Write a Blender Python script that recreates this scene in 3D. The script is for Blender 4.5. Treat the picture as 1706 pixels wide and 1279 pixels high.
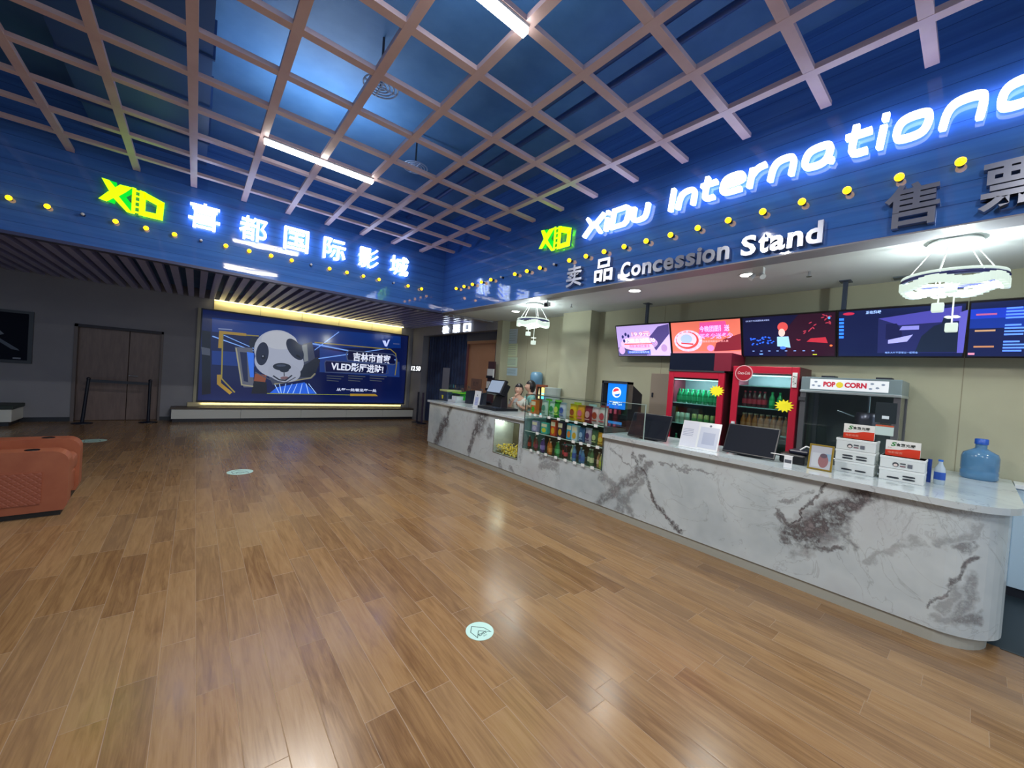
import bpy, math, random
from mathutils import Vector, Matrix
random.seed(7)
for o in list(bpy.data.objects): bpy.data.objects.remove(o)
SC = bpy.context.scene; COL = SC.collection
V = Vector
# ------------------------------------------------------------------ camera
F, YAW, PIT, ROLL = 640.1, 0.69103, -0.01647, 0.0721
cy, sy, cp, sp = math.cos(YAW), math.sin(YAW), math.cos(PIT), math.sin(PIT)
fw = V((sy*cp, cy*cp, sp)); r0 = V((cy, -sy, 0)); u0 = r0.cross(fw)
c_, s_ = math.cos(ROLL), math.sin(ROLL)
rt = r0*c_ + u0*s_; up = u0*c_ - r0*s_
EYE = V((0, 0, 1.6))
cd = bpy.data.cameras.new('camera'); cam = bpy.data.objects.new('camera', cd); COL.objects.link(cam)
cd.sensor_width = 36; cd.lens = F/1706*36; cd.clip_start = .02; cd.clip_end = 100
cam.matrix_world = Matrix(((rt.x, up.x, -fw.x, EYE.x), (rt.y, up.y, -fw.y, EYE.y), (rt.z, up.z, -fw.z, EYE.z), (0, 0, 0, 1)))
SC.camera = cam
# ------------------------------------------------------------------ world, exposure
w = bpy.data.worlds.new('world'); SC.world = w; w.use_nodes = True
w.node_tree.nodes['Background'].inputs[0].default_value = (.62, .78, 1.0, 1)
w.node_tree.nodes['Background'].inputs[1].default_value = .5
vs = SC.view_settings; vs.view_transform = 'Standard'; vs.look = 'None'; vs.gamma = 1; vs.use_curve_mapping = False
vs.exposure = 0.62
SC.cycles.transparent_max_bounces = 32
def lamp(name, kind, loc, energy, color=(1, 1, 1), size=.2, rot=(0, 0, 0), parent=None, spot=None, sy_=None):
    l = bpy.data.lights.new(name, kind); l.energy = energy; l.color = color
    if kind == 'AREA':
        l.size = size
        if sy_: l.shape = 'RECTANGLE'; l.size_y = sy_
    elif kind in ('POINT', 'SPOT'): l.shadow_soft_size = size
    if kind == 'SPOT': l.spot_size = spot or 2.2; l.spot_blend = .8
    o = bpy.data.objects.new(name, l); COL.objects.link(o); o.location = loc; o.rotation_euler = rot
    if parent: o.parent = parent; o.location = V(loc) - parent.location
    return o
def at(x, y, ax, v):       # point of the real plane (axis ax = v) seen at a place of the 1706 x 1279 frame
    d = rt*((x-853)/F) - up*((y-639.5)/F) + fw
    return EYE + d*((v-EYE[ax])/d[ax])
# ------------------------------------------------------------------ materials
MC = {}
def srgb(c): return tuple((x/12.92 if x <= .04045 else ((x+.055)/1.055)**2.4) for x in c)
def hx(h): return srgb(tuple(int(h[i:i+2], 16)/255 for i in (0, 2, 4)))
def mat(c, rough=.5, metal=0, em=0, alpha=1, trans=0, spec=.5, coat=0):
    key = (c, rough, metal, em, alpha, trans, spec, coat)
    if key in MC: return MC[key]
    rgb = hx(c) if isinstance(c, str) else c
    m = bpy.data.materials.new('m_%s' % (c if isinstance(c, str) else 'c')); m.use_nodes = True
    b = m.node_tree.nodes['Principled BSDF']
    b.inputs['Base Color'].default_value = (*rgb, 1); b.inputs['Roughness'].default_value = rough
    b.inputs['Metallic'].default_value = metal; b.inputs['Specular IOR Level'].default_value = spec
    b.inputs['Alpha'].default_value = alpha; b.inputs['Transmission Weight'].default_value = trans
    b.inputs['Coat Weight'].default_value = coat
    if em:
        b.inputs['Emission Color'].default_value = (*rgb, 1); b.inputs['Emission Strength'].default_value = em
    MC[key] = m; return m
def glassy(tint=(.8, .95, .92), a=.12, rough=.02):
    k = ('glass', tint, a)
    if k in MC: return MC[k]
    m = bpy.data.materials.new('glass'); m.use_nodes = True; nt = m.node_tree; n = nt.nodes; n.clear()
    out = n.new('ShaderNodeOutputMaterial'); mx = n.new('ShaderNodeMixShader'); t = n.new('ShaderNodeBsdfTransparent'); g = n.new('ShaderNodeBsdfGlossy')
    fr = n.new('ShaderNodeFresnel'); gm = n.new('ShaderNodeNewGeometry'); mp = n.new('ShaderNodeMapRange'); mp.inputs['To Min'].default_value = 1.45; mp.inputs['To Max'].default_value = 1/1.45; nt.links.new(gm.outputs['Backfacing'], mp.inputs['Value']); nt.links.new(mp.outputs[0], fr.inputs[0])
    ad = n.new('ShaderNodeMath'); ad.operation = 'ADD'; ad.inputs[1].default_value = a*.3
    t.inputs[0].default_value = (*[1-(1-x)*a*3 for x in tint], 1); g.inputs[1].default_value = rough
    nt.links.new(fr.outputs[0], ad.inputs[0]); nt.links.new(ad.outputs[0], mx.inputs[0])
    nt.links.new(t.outputs[0], mx.inputs[1]); nt.links.new(g.outputs[0], mx.inputs[2]); nt.links.new(mx.outputs[0], out.inputs[0])
    MC[k] = m; return m
class NT:       # small node builder
    def __init__(s, name):
        s.m = bpy.data.materials.new(name); s.m.use_nodes = True; s.t = s.m.node_tree; s.b = s.t.nodes['Principled BSDF']
    def n(s, k, **kw):
        x = s.t.nodes.new(k)
        for a, v in kw.items(): setattr(x, a, v)
        return x
    def put(s, sock, v):
        if isinstance(v, bpy.types.NodeSocket): s.t.links.new(v, sock)
        elif v is not None: sock.default_value = v
    def ma(s, op, a, b=None, c=None, clamp=False):
        x = s.n('ShaderNodeMath', operation=op, use_clamp=clamp)
        for i, v in enumerate((a, b, c)): s.put(x.inputs[i], v)
        return x.outputs[0]
    def vm(s, op, a, b=None):
        x = s.n('ShaderNodeVectorMath', operation=op); s.put(x.inputs[0], a); s.put(x.inputs[1], b)
        return x.outputs['Value'] if op in ('DOT_PRODUCT', 'LENGTH', 'DISTANCE') else x.outputs[0]
    def xyz(s, x=0., y=0., z=0.):
        c = s.n('ShaderNodeCombineXYZ'); s.put(c.inputs[0], x); s.put(c.inputs[1], y); s.put(c.inputs[2], z); return c.outputs[0]
    def pos(s):
        g = s.n('ShaderNodeNewGeometry'); p = s.n('ShaderNodeSeparateXYZ'); s.t.links.new(g.outputs['Position'], p.inputs[0]); return g.outputs['Position'], p.outputs
    def noise(s, v, sc, det=3., rough=.55, dist=0., out=0):
        x = s.n('ShaderNodeTexNoise'); s.put(x.inputs['Vector'], v); x.inputs['Scale'].default_value = sc; x.inputs['Detail'].default_value = det
        x.inputs['Roughness'].default_value = rough; x.inputs['Distortion'].default_value = dist; return x.outputs[out]
    def white(s, v):
        x = s.n('ShaderNodeTexWhiteNoise'); s.put(x.inputs['Vector'], v); return x.outputs['Value']
    def ramp(s, f, stops):
        x = s.n('ShaderNodeValToRGB'); s.put(x.inputs[0], f); e = x.color_ramp.elements
        while len(e) < len(stops): e.new(.5)
        for i, (p, c) in enumerate(stops): e[i].position = p; e[i].color = (*c, 1) if len(c) == 3 else c
        return x.outputs[0]
    def mix(s, f, a, b, mode='MIX'):
        x = s.n('ShaderNodeMix', data_type='RGBA', blend_type=mode); s.put(x.inputs[0], f)
        for i, v in ((6, a), (7, b)): s.put(x.inputs[i], (*v, 1) if isinstance(v, tuple) and len(v) == 3 else v)
        return x.outputs[2]
    def bump(s, h, st=.3, d=.01):
        x = s.n('ShaderNodeBump'); x.inputs['Strength'].default_value = st; x.inputs['Distance'].default_value = d
        s.put(x.inputs['Height'], h); s.put(s.b.inputs['Normal'], x.outputs[0])
def m_floor():
    N = NT('wood_plank_tile'); P, (px, py, pz) = N.pos()
    PW, PL = .1467, .9
    u = N.ma('DIVIDE', N.ma('ADD', px, .0733+PW*100), PW); row = N.ma('FLOOR', u)
    off = N.white(N.xyz(row, 3.)); v = N.ma('ADD', N.ma('DIVIDE', py, PL), N.ma('ADD', off, 50.)); colm = N.ma('FLOOR', v)
    fu = N.ma('FRACT', u); fv = N.ma('FRACT', v)
    du = N.ma('MULTIPLY', N.ma('MINIMUM', fu, N.ma('SUBTRACT', 1., fu)), PW)
    dv = N.ma('MULTIPLY', N.ma('MINIMUM', fv, N.ma('SUBTRACT', 1., fv)), PL)
    d = N.ma('MINIMUM', du, dv); g = N.ma('SUBTRACT', 1., N.ma('DIVIDE', d, .0022), clamp=True)
    rnd = N.white(N.xyz(row, colm)); rnd2 = N.white(N.xyz(colm, row, 5.))
    gv = N.xyz(N.ma('MULTIPLY', px, 26.), N.ma('MULTIPLY', py, 2.2), N.ma('MULTIPLY', rnd, 40.))
    gr = N.noise(gv, 1., 5., .6, 1.2)
    fine = N.noise(N.xyz(N.ma('MULTIPLY', px, 150.), N.ma('MULTIPLY', py, 5.), rnd), 1., 2.)
    t = N.ma('ADD', N.ma('MULTIPLY', gr, .68), N.ma('ADD', N.ma('MULTIPLY', rnd, .22), N.ma('MULTIPLY', fine, .2)))
    base = N.ramp(t, [(.25, (.11, .055, .024)), (.45, (.195, .105, .043)), (.62, (.285, .165, .070)), (.85, (.36, .222, .105))])
    base = N.mix(N.ma('MULTIPLY', rnd2, .22), base, (.33, .24, .15))
    N.put(N.b.inputs['Base Color'], N.mix(N.ma('MULTIPLY', g, .7), base, (.34, .25, .17)))
    N.put(N.b.inputs['Roughness'], N.ma('ADD', N.ma('ADD', .15, N.ma('MULTIPLY', gr, .16)), N.ma('MULTIPLY', g, .4)))
    N.bump(N.ma('ADD', N.ma('MULTIPLY', g, -1.), N.ma('MULTIPLY', gr, .35)), .35, .002)
    N.b.inputs['Specular IOR Level'].default_value = .5
    return N.m
def m_marble(segs, name='marble', polish=.18):
    N = NT(name); P, (px, py, pz) = N.pos()
    a = N.ma('SUBTRACT', py, N.ma('SUBTRACT', px, 3.97))
    w1 = N.noise(P, 2.2, 4., .6, 0., 1); w2 = N.noise(P, 9., 4., .65, 0., 1)
    warp = N.vm('ADD', N.vm('MULTIPLY', N.vm('SUBTRACT', w1, V((.5, .5, .5))), V((.32, .32, .32))), N.vm('MULTIPLY', N.vm('SUBTRACT', w2, V((.5, .5, .5))), V((.16, .16, .16))))
    q = N.vm('ADD', N.xyz(a, pz, 0.), N.vm('MULTIPLY', warp, V((1, 1, 0))))
    brk = N.noise(P, 14., 5., .7)
    tot = None
    for (y0, z0, y1, z1, wd, k) in segs:
        A = V((y0, z0, 0)); D = V((y1-y0, z1-z0, 0)); L2 = D.length_squared
        pa = N.vm('SUBTRACT', q, A); h = N.ma('DIVIDE', N.vm('DOT_PRODUCT', pa, D), L2, clamp=True)
        hv = N.vm('MULTIPLY', D, N.xyz(h, h, h)); dist = N.vm('LENGTH', N.vm('SUBTRACT', pa, hv))
        e = N.ma('MULTIPLY', N.ma('SUBTRACT', 1.6, N.ma('DIVIDE', dist, wd*.95), clamp=True), k)
        tot = e if tot is None else N.ma('MAXIMUM', tot, e)
    ridge = N.ma('ABSOLUTE', N.ma('SUBTRACT', N.noise(P, 1.6, 5., .55, 1.6), .5))
    thin = N.ma('MULTIPLY', N.ma('SUBTRACT', 1., N.ma('DIVIDE', ridge, .009), clamp=True), .25)
    tex = N.ma('ADD', .25, N.ma('MULTIPLY', N.ma('SUBTRACT', brk, .36), 4.5), clamp=True)
    vein = N.ma('MULTIPLY', tot, tex, clamp=True) if tot is not None else N.ma('MULTIPLY', thin, 1.5)
    vein = N.ma('MAXIMUM', vein, thin)
    if tot is not None:
        rd = N.ma('ABSOLUTE', N.ma('SUBTRACT', N.noise(P, 5.5, 6., .65, 2.2), .5)); web = N.ma('SUBTRACT', 1., N.ma('DIVIDE', rd, .03), clamp=True)
        soft = N.ma('SUBTRACT', N.ma('MULTIPLY', N.noise(P, 1.15, 3., .6, .8), 4.), 2.15, clamp=True)
        vein = N.ma('MAXIMUM', vein, N.ma('MULTIPLY', N.ma('MULTIPLY', web, soft), .62))
    cloud = N.noise(P, 1.3, 4., .6)
    base = N.ramp(cloud, [(.3, (.44, .52, .56)), (.5, (.58, .66, .69)), (.7, (.52, .57, .60))])
    vc = N.ramp(brk, [(.36, (.018, .019, .023)), (.52, (.095, .09, .10)), (.66, (.24, .225, .24))])
    N.put(N.b.inputs['Base Color'], N.mix(vein, base, vc)); N.b.inputs['Roughness'].default_value = polish
    return N.m
def m_noise(name, c1, c2, sc=8., rough=.6, stretch=(1, 1, 1), bump=0., metal=0):
    N = NT(name); P, _ = N.pos(); v = N.vm('MULTIPLY', P, V(stretch)); n = N.noise(v, sc, 4.)
    N.put(N.b.inputs['Base Color'], N.ramp(n, [(.35, c1), (.65, c2)])); N.b.inputs['Roughness'].default_value = rough; N.b.inputs['Metallic'].default_value = metal
    if bump: N.bump(n, bump, .01)
    return N.m
def m_fascia():
    N = NT('blue_gloss_panel'); P, (px, py, pz) = N.pos()
    n = N.noise(N.vm('MULTIPLY', P, V((.5, .5, 14))), 1.2, 3.)
    j = N.ma('FRACT', N.ma('DIVIDE', N.ma('SUBTRACT', pz, 2.95), .152)); jl = N.ma('LESS_THAN', j, .035)
    c = N.ramp(n, [(.3, (.045, .145, .48)), (.7, (.065, .20, .60))])
    N.put(N.b.inputs['Base Color'], N.mix(N.ma('MULTIPLY', jl, .6), c, (.01, .03, .12)))
    N.b.inputs['Roughness'].default_value = .045; N.b.inputs['Specular IOR Level'].default_value = .8
    N.bump(N.noise(N.vm('MULTIPLY', P, V((.6, .6, 9))), 1.5, 2.), .06, .01)
    return N.m
def m_quilt():
    N = NT('quilted_leather'); P, _ = N.pos(); tc = N.n('ShaderNodeTexCoord'); s = N.n('ShaderNodeSeparateXYZ'); N.t.links.new(tc.outputs['Object'], s.inputs[0])
    x, z = s.outputs[0], s.outputs[2]
    a = N.ma('ABSOLUTE', N.ma('SUBTRACT', N.ma('FRACT', N.ma('MULTIPLY', N.ma('ADD', x, z), 20.)), .5))
    b = N.ma('ABSOLUTE', N.ma('SUBTRACT', N.ma('FRACT', N.ma('MULTIPLY', N.ma('SUBTRACT', x, z), 20.)), .5))
    h = N.ma('MINIMUM', N.ma('MULTIPLY', N.ma('SUBTRACT', .5, a), 4., clamp=True), N.ma('MULTIPLY', N.ma('SUBTRACT', .5, b), 4., clamp=True))
    N.b.inputs['Base Color'].default_value = (.30, .085, .045, 1); N.b.inputs['Roughness'].default_value = .5; N.bump(h, .35, .006)
    return N.m
PAINT = m_noise('beige_wall_paint', (.385, .38, .275), (.415, .41, .30), 1.5, .75)
PAINTG = m_noise('grey_wall_paint', (.25, .26, .30), (.28, .29, .33), 1.5, .7)
WHITE = mat('e6eaea', .45); WCEIL = m_noise('white_ceiling_paint', (.60, .64, .66), (.66, .70, .72), 1., .7)
BLACK = mat('12151c', .35); DARK = mat('1c2230', .5); STEEL = mat('b9bec4', .25, 1); CHROME = mat('e8ecf2', .08, 1)
FASC = m_fascia(); VOID = m_noise('blue_painted_slab', (.05, .16, .38), (.075, .21, .46), 2., .6)
BEAM = m_noise('pinkish_wood_laminate', (.60, .44, .45), (.68, .52, .52), 3., .4, (1, 1, 6))
SLAT = m_noise('slat_laminate', (.30, .33, .66), (.36, .39, .74), 4., .28)
LETW = mat((.80, .90, 1.0), .4, 0, 2.4); HALO = mat((.22, .34, 1.0), .4, 0, 3.2); LIME = mat((.42, 1.0, .0), .4, 0, 1.25); GREEN = mat((.0, .55, .02), .4, 0, .85)
GLASS = glassy(); GLASSG = glassy((.55, .85, .78), .2)
TUBE = mat((1., .97, .9), .4, 0, 9.)
# ------------------------------------------------------------------ mesh builder
def FR(o, r, u):
    r, u = V(r).normalized(), V(u).normalized(); return (V(o), r, u, r.cross(u))
def FX(x, y=0., z=0.): return FR((x, y, z), (0, -1, 0), (0, 0, 1))      # wall facing -X
def FY(y, x=0., z=0.): return FR((x, y, z), (1, 0, 0), (0, 0, 1))       # wall facing -Y
GC = {}
def glyph(s, bold=0., ext=.5):
    k = (s, bold, ext)
    if k in GC: return GC[k]
    c = bpy.data.curves.new('t', 'FONT'); c.body = s; c.extrude = ext; c.offset = bold; c.resolution_u = 3
    o = bpy.data.objects.new('t', c); COL.objects.link(o); bpy.context.view_layer.update()
    m = bpy.data.meshes.new_from_object(o.evaluated_get(bpy.context.evaluated_depsgraph_get()))
    vs = [tuple(v.co) for v in m.vertices]; fs = [tuple(p.vertices) for p in m.polygons]
    bpy.data.objects.remove(o); bpy.data.curves.remove(c); bpy.data.meshes.remove(m)
    xs = [v[0] for v in vs]; ys = [v[1] for v in vs]
    GC[k] = (vs, fs, min(xs), max(xs), min(ys), max(ys)); return GC[k]
class MB:
    def __init__(s): s.v = []; s.f = []; s.m = []; s.mats = []; s.sm = []
    def add(s, vs, fs, m, smooth=False, M=None):
        b = len(s.v); s.v += [(M @ V(v) if M else V(v)) for v in vs]
        if m not in s.mats: s.mats.append(m)
        i = s.mats.index(m)
        for f in fs: s.f.append(tuple(b+k for k in f)); s.m.append(i); s.sm.append(smooth)
        return s
    def box(s, x0, x1, y0, y1, z0, z1, m, M=None):
        if x0 > x1: x0, x1 = x1, x0
        if y0 > y1: y0, y1 = y1, y0
        if z0 > z1: z0, z1 = z1, z0
        vs = [(x, y, z) for z in (z0, z1) for y in (y0, y1) for x in (x0, x1)]
        return s.add(vs, [(0, 2, 3, 1), (4, 5, 7, 6), (0, 1, 5, 4), (2, 6, 7, 3), (0, 4, 6, 2), (1, 3, 7, 5)], m, False, M)
    def cyl(s, p0, p1, r0, r1=None, m=None, n=16, smooth=True, caps=True):
        p0, p1 = V(p0), V(p1); r1 = r0 if r1 is None else r1; d = (p1-p0).normalized()
        a = d.orthogonal().normalized(); b = d.cross(a); vs = []
        for p, r in ((p0, r0), (p1, r1)):
            vs += [p + (a*math.cos(2*math.pi*i/n) + b*math.sin(2*math.pi*i/n))*r for i in range(n)]
        s.add(vs, [(i, (i+1) % n, n+(i+1) % n, n+i) for i in range(n)], m, smooth)
        if caps: s.add(vs, [tuple(range(n-1, -1, -1)), tuple(range(n, 2*n))], m)
        return s
    def lathe(s, prof, c, m, n=16, ax='z', M=None, smooth=True):
        vs = []; c = V(c)
        for r, z in prof:
            for i in range(n):
                t = 2*math.pi*i/n; p = V((r*math.cos(t), r*math.sin(t), z))
                if M: p = M @ p
                vs.append(c+p)
        k = len(prof); fs = [(j*n+i, j*n+(i+1) % n, (j+1)*n+(i+1) % n, (j+1)*n+i) for j in range(k-1) for i in range(n)]
        s.add(vs, fs, m, smooth); s.add([vs[i] for i in range(n)], [tuple(range(n-1, -1, -1))], m); s.add(vs[-n:], [tuple(range(n))], m)
        return s
    def sph(s, c, r, m, n=14, k=9, sc=(1, 1, 1), M=None):
        prof = [(max(1e-4, math.sin(math.pi*j/k)), -math.cos(math.pi*j/k)) for j in range(k+1)]
        vs = []
        for a, z in prof:
            for i in range(n):
                t = 2*math.pi*i/n; p = V((a*math.cos(t)*r*sc[0], a*math.sin(t)*r*sc[1], z*r*sc[2]))
                vs.append(V(c) + (M @ p if M else p))
        return s.add(vs, [(j*n+i, j*n+(i+1) % n, (j+1)*n+(i+1) % n, (j+1)*n+i) for j in range(k) for i in range(n)], m, True)
    def tube(s, pts, r, m, n=8, closed=False):
        pts = [V(p) for p in pts]
        for i in range(len(pts)-(0 if closed else 1)): s.cyl(pts[i], pts[(i+1) % len(pts)], r, r, m, n)
        return s
    def torus(s, c, R, r, m, n=32, k=8, zs=1.):
        vs = []
        for i in range(n):
            t = 2*math.pi*i/n
            for j in range(k):
                q = 2*math.pi*j/k; vs.append(V(c)+V(((R+r*math.cos(q))*math.cos(t), (R+r*math.cos(q))*math.sin(t), r*zs*math.sin(q))))
        return s.add(vs, [(i*k+j, ((i+1) % n)*k+j, ((i+1) % n)*k+(j+1) % k, i*k+(j+1) % k) for i in range(n) for j in range(k)], m, True)
    def P(s, fr, x, y, d=0.): o, r, u, n = fr; return o + r*x + u*y + n*d
    def flat(s, poly, fr, m, d=0.):
        return s.add([s.P(fr, x, y, d) for x, y in poly], [tuple(range(len(poly)))], m)
    def prism(s, poly, fr, d0, d1, m, side=None):
        n = len(poly); vs = [s.P(fr, x, y, d0) for x, y in poly] + [s.P(fr, x, y, d1) for x, y in poly]
        ar = sum(poly[i][0]*poly[(i+1) % n][1]-poly[(i+1) % n][0]*poly[i][1] for i in range(n))
        ft, bk = tuple(range(n, 2*n)), tuple(range(n-1, -1, -1))
        sd = [(i, (i+1) % n, n+(i+1) % n, n+i) for i in range(n)]
        if ar < 0: ft, bk = ft[::-1], bk[::-1]; sd = [f[::-1] for f in sd]
        s.add(vs, [ft, bk], m); s.add(vs, sd, side or m); return s
    def ribbon(s, pts, w, fr, d0, d1, m, closed=False, side=None):
        n = len(pts); L = []; R_ = []
        for i in range(n):
            a = V(pts[(i-1) % n]) if (closed or i > 0) else None; b = V(pts[i]); c = V(pts[(i+1) % n]) if (closed or i < n-1) else None
            d1_ = (b-a).normalized() if a is not None else (c-b).normalized(); d2_ = (c-b).normalized() if c is not None else d1_
            n1, n2 = V((-d1_.y, d1_.x)), V((-d2_.y, d2_.x)); mt = (n1+n2)
            mt = mt.normalized() if mt.length > 1e-6 else n1; k = w/2/max(.35, mt.dot(n1))
            L.append(b+mt*k); R_.append(b-mt*k)
        for i in range(n if closed else n-1):
            j = (i+1) % n; s.prism([L[i][:2], R_[i][:2], R_[j][:2], L[j][:2]], fr, d0, d1, m, side)
        return s
    def text(s, st, fr, x, y, wd, h, m, d0=0., d1=None, bold=0., side=None, shear=0.):
        ext = 0 if d1 is None else .5
        vs, fs, x0, x1, y0, y1 = glyph(st, bold, ext); sx = (wd or h*(x1-x0)/(y1-y0))/(x1-x0); sy__ = h/(y1-y0)
        P_ = [s.P(fr, x+(a-x0)*sx+shear*(b-y0)*sy__, y+(b-y0)*sy__, d0 if d1 is None else d0+(c+.5)*(d1-d0)) for a, b, c in vs]
        return s.add(P_, fs, m)
    def build(s, name, parent=None, world=True, bevel=0, bseg=2, sub=0, origin=None):
        me = bpy.data.meshes.new(name); off = V((0, 0, 0))
        if parent is not None and world: off = pw(parent)
        elif parent is None and origin is None and s.v:
            xs = [v.x for v in s.v]; ys = [v.y for v in s.v]; zs = [v.z for v in s.v]; off = V(((min(xs)+max(xs))/2, (min(ys)+max(ys))/2, min(zs)))
        me.from_pydata([v-off for v in s.v], [], s.f); 
        for m in s.mats: me.materials.append(m)
        for p, i, sm in zip(me.polygons, s.m, s.sm): p.material_index = i; p.use_smooth = sm
        me.update(); o = bpy.data.objects.new(name, me); COL.objects.link(o)
        if parent is not None: o.parent = parent
        else: o.location = off
        if bevel: b = o.modifiers.new('bevel', 'BEVEL'); b.width = bevel; b.segments = bseg; b.limit_method = 'ANGLE'
        if sub: b = o.modifiers.new('sub', 'SUBSURF'); b.levels = sub; b.render_levels = sub
        return o
def pw(o):
    p = V((0, 0, 0))
    while o is not None: p = p + o.location; o = o.parent
    return p
def tag(o, label, cat, group=None):
    o['label'] = label; o['category'] = cat
    if group: o['group'] = group
    return o
def struct(o): o['kind'] = 'structure'; return o
def thing(name, label, cat, loc=(0, 0, 0), rz=0, group=None):
    o = bpy.data.objects.new(name, None); o.empty_display_size = .05; COL.objects.link(o); o.location = loc; o.rotation_euler = (0, 0, rz)
    return tag(o, label, cat, group)
def dup(root, loc=None, rz=None, label=None, group=None):
    r = root.copy(); COL.objects.link(r)
    if loc is not None: r.location = loc
    if rz is not None: r.rotation_euler = (0, 0, rz)
    if label: r['label'] = label
    if group: r['group'] = group
    for ch in list(root.children):
        c = ch.copy(); COL.objects.link(c); c.parent = r
        for g in list(ch.children):
            d = g.copy(); COL.objects.link(d); d.parent = c
    return r
def rect(x0, y0, x1, y1): return [(x0, y0), (x1, y0), (x1, y1), (x0, y1)]
def ell(cx, cy_, rx, ry, n=28, a0=0, a1=2*math.pi, rot=0):
    o = []
    for i in range(n):
        t = a0+(a1-a0)*i/(n if abs(a1-a0-2*math.pi) < 1e-6 else n-1); x, y = rx*math.cos(t), ry*math.sin(t)
        o.append((cx+x*math.cos(rot)-y*math.sin(rot), cy_+x*math.sin(rot)+y*math.cos(rot)))
    return o
def ordn(i): return ['first', 'second', 'third', 'fourth', 'fifth', 'sixth', 'seventh', 'eighth', 'ninth', 'tenth', 'eleventh', 'twelfth', 'thirteenth', 'fourteenth', 'fifteenth', 'sixteenth', 'seventeenth', 'eighteenth', 'nineteenth', 'twentieth', 'twenty-first', 'twenty-second', 'twenty-third', 'twenty-fourth', 'twenty-fifth', 'twenty-sixth'][i]
ZL, ZS, HC, XF, YF, XW, YW = 2.95, 3.0, 4.16, 4.25, 7.83, 5.85, 12.2
# ------------------------------------------------------------------ setting
XE = 4.32       # wood floor ends here beside the counter end
b = MB(); b.box(-8, XE, -5, 12.6, -.1, 0, m_floor()); b.box(XE, 6.6, 0.3, 12.6, -.1, 0, b.mats[0]); struct(b.build('floor'))
b = MB(); b.box(XE, 6.6, -5, .3, -.1, 0, mat('1b2a33', .45)); b.box(XE-.02, XE, -5, -.2, -.1, .003, mat('4a4f50', .4, .6)); struct(b.build('floor'))
# back wall with the door opening
DX0, DX1, DZ = -1.99, -.59, 2.08
b = MB(); b.box(-8, DX0, YW, YW+.25, 0, ZS+.3, PAINTG); b.box(DX1, 6.6, YW, YW+.25, 0, ZS+.3, PAINTG); b.box(DX0, DX1, YW, YW+.25, DZ, ZS+.3, PAINTG); b.box(DX0-.1, DX1+.1, YW+.25, YW+.3, 0, ZS, DARK)  # last box: unseen dark backing added to stop light leaking through the door gap
struct(b.build('wall_back'))
b = MB(); b.box(-8.2, -8, -5, 12.6, 0, 5, PAINTG); struct(b.build('wall_left'))
b = MB(); b.box(XW, XW+.2, -5, 7.3, 0, ZS+.1, PAINT)
for yy in (6.62, 5.95, 3.3, .1): b.box(XW-.0015, XW, yy-.003, yy+.003, 0, ZL, mat('8b8570', .7))
struct(b.build('wall_right'))
# entrance portal wall
PX = 5.62
b = MB(); b.box(PX, XW+.2, 7.3, 7.5, 0, ZS+.1, PAINT); b.box(PX, XW+.2, 7.5, 12.2, 2.735, ZS+.1, PAINTG); b.box(PX+.2, 6.6, 7.5, 12.2, 2.9, 3.1, PAINTG)
b.box(6.45, 6.6, 7.3, 12.4, 0, 3.1, DARK); b.box(PX, 6.6, 11.42, 12.2, 0, 2.735, PAINTG); b.box(PX+.2, PX+.32, 7.5, 9.2, 2.522, 2.9, mat('39445e', .5)); struct(b.build('wall_entrance'))
# counter area column
b = MB(); b.box(5.6, XW, 4.62, 5.32, 0, ZL+.05, PAINT); struct(b.build('wall_pillar'))
# door
t = struct(bpy.data.objects.new('door_1', None)); COL.objects.link(t); t.location = (-1.29, YW+.12, 0)
DM = m_noise('brown_door_laminate', (.16, .115, .105), (.21, .155, .14), 3., .4, (6, 1, 1))
for x0, x1, nm in ((DX0+.05, -1.17, 0), (-1.16, DX1-.03, 1)):
    b = MB(); b.box(x0, x1, YW+.10, YW+.15, .006, DZ-.05, DM); lf = b.build('door_leaf', t, bevel=.004)
b = MB(); b.cyl((-1.13, YW+.10, 1.02), (-1.13, YW+.05, 1.02), .012, None, STEEL, 8); b.cyl((-1.13, YW+.05, 1.02), (-.99, YW+.05, 1.01), .012, None, STEEL, 8); b.build('handle', lf)
b = MB(); b.box(DX0, DX0+.05, YW-.02, YW+.24, 0, DZ, mat('6a6466', .5)); b.box(DX1-.04, DX1, YW-.02, YW+.24, 0, DZ, mat('6a6466', .5)); b.box(DX0, DX1, YW-.02, YW+.24, DZ-.06, DZ, mat('2c2c3a', .5)); b.build('door_frame', t)
BB = mat('20242e', .4)
b = MB(); b.box(-8, DX0, YW-.02, YW, 0, .09, BB); b.box(DX1, PX, YW-.02, YW, 0, .09, BB); struct(b.build('baseboard_back'))
b = MB(); b.box(XW-.015, XW, .4, 4.6, 0, .09, BB); b.box(PX-.015, PX, 7.3, 7.5, 0, .09, BB); struct(b.build('baseboard_right'))
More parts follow.
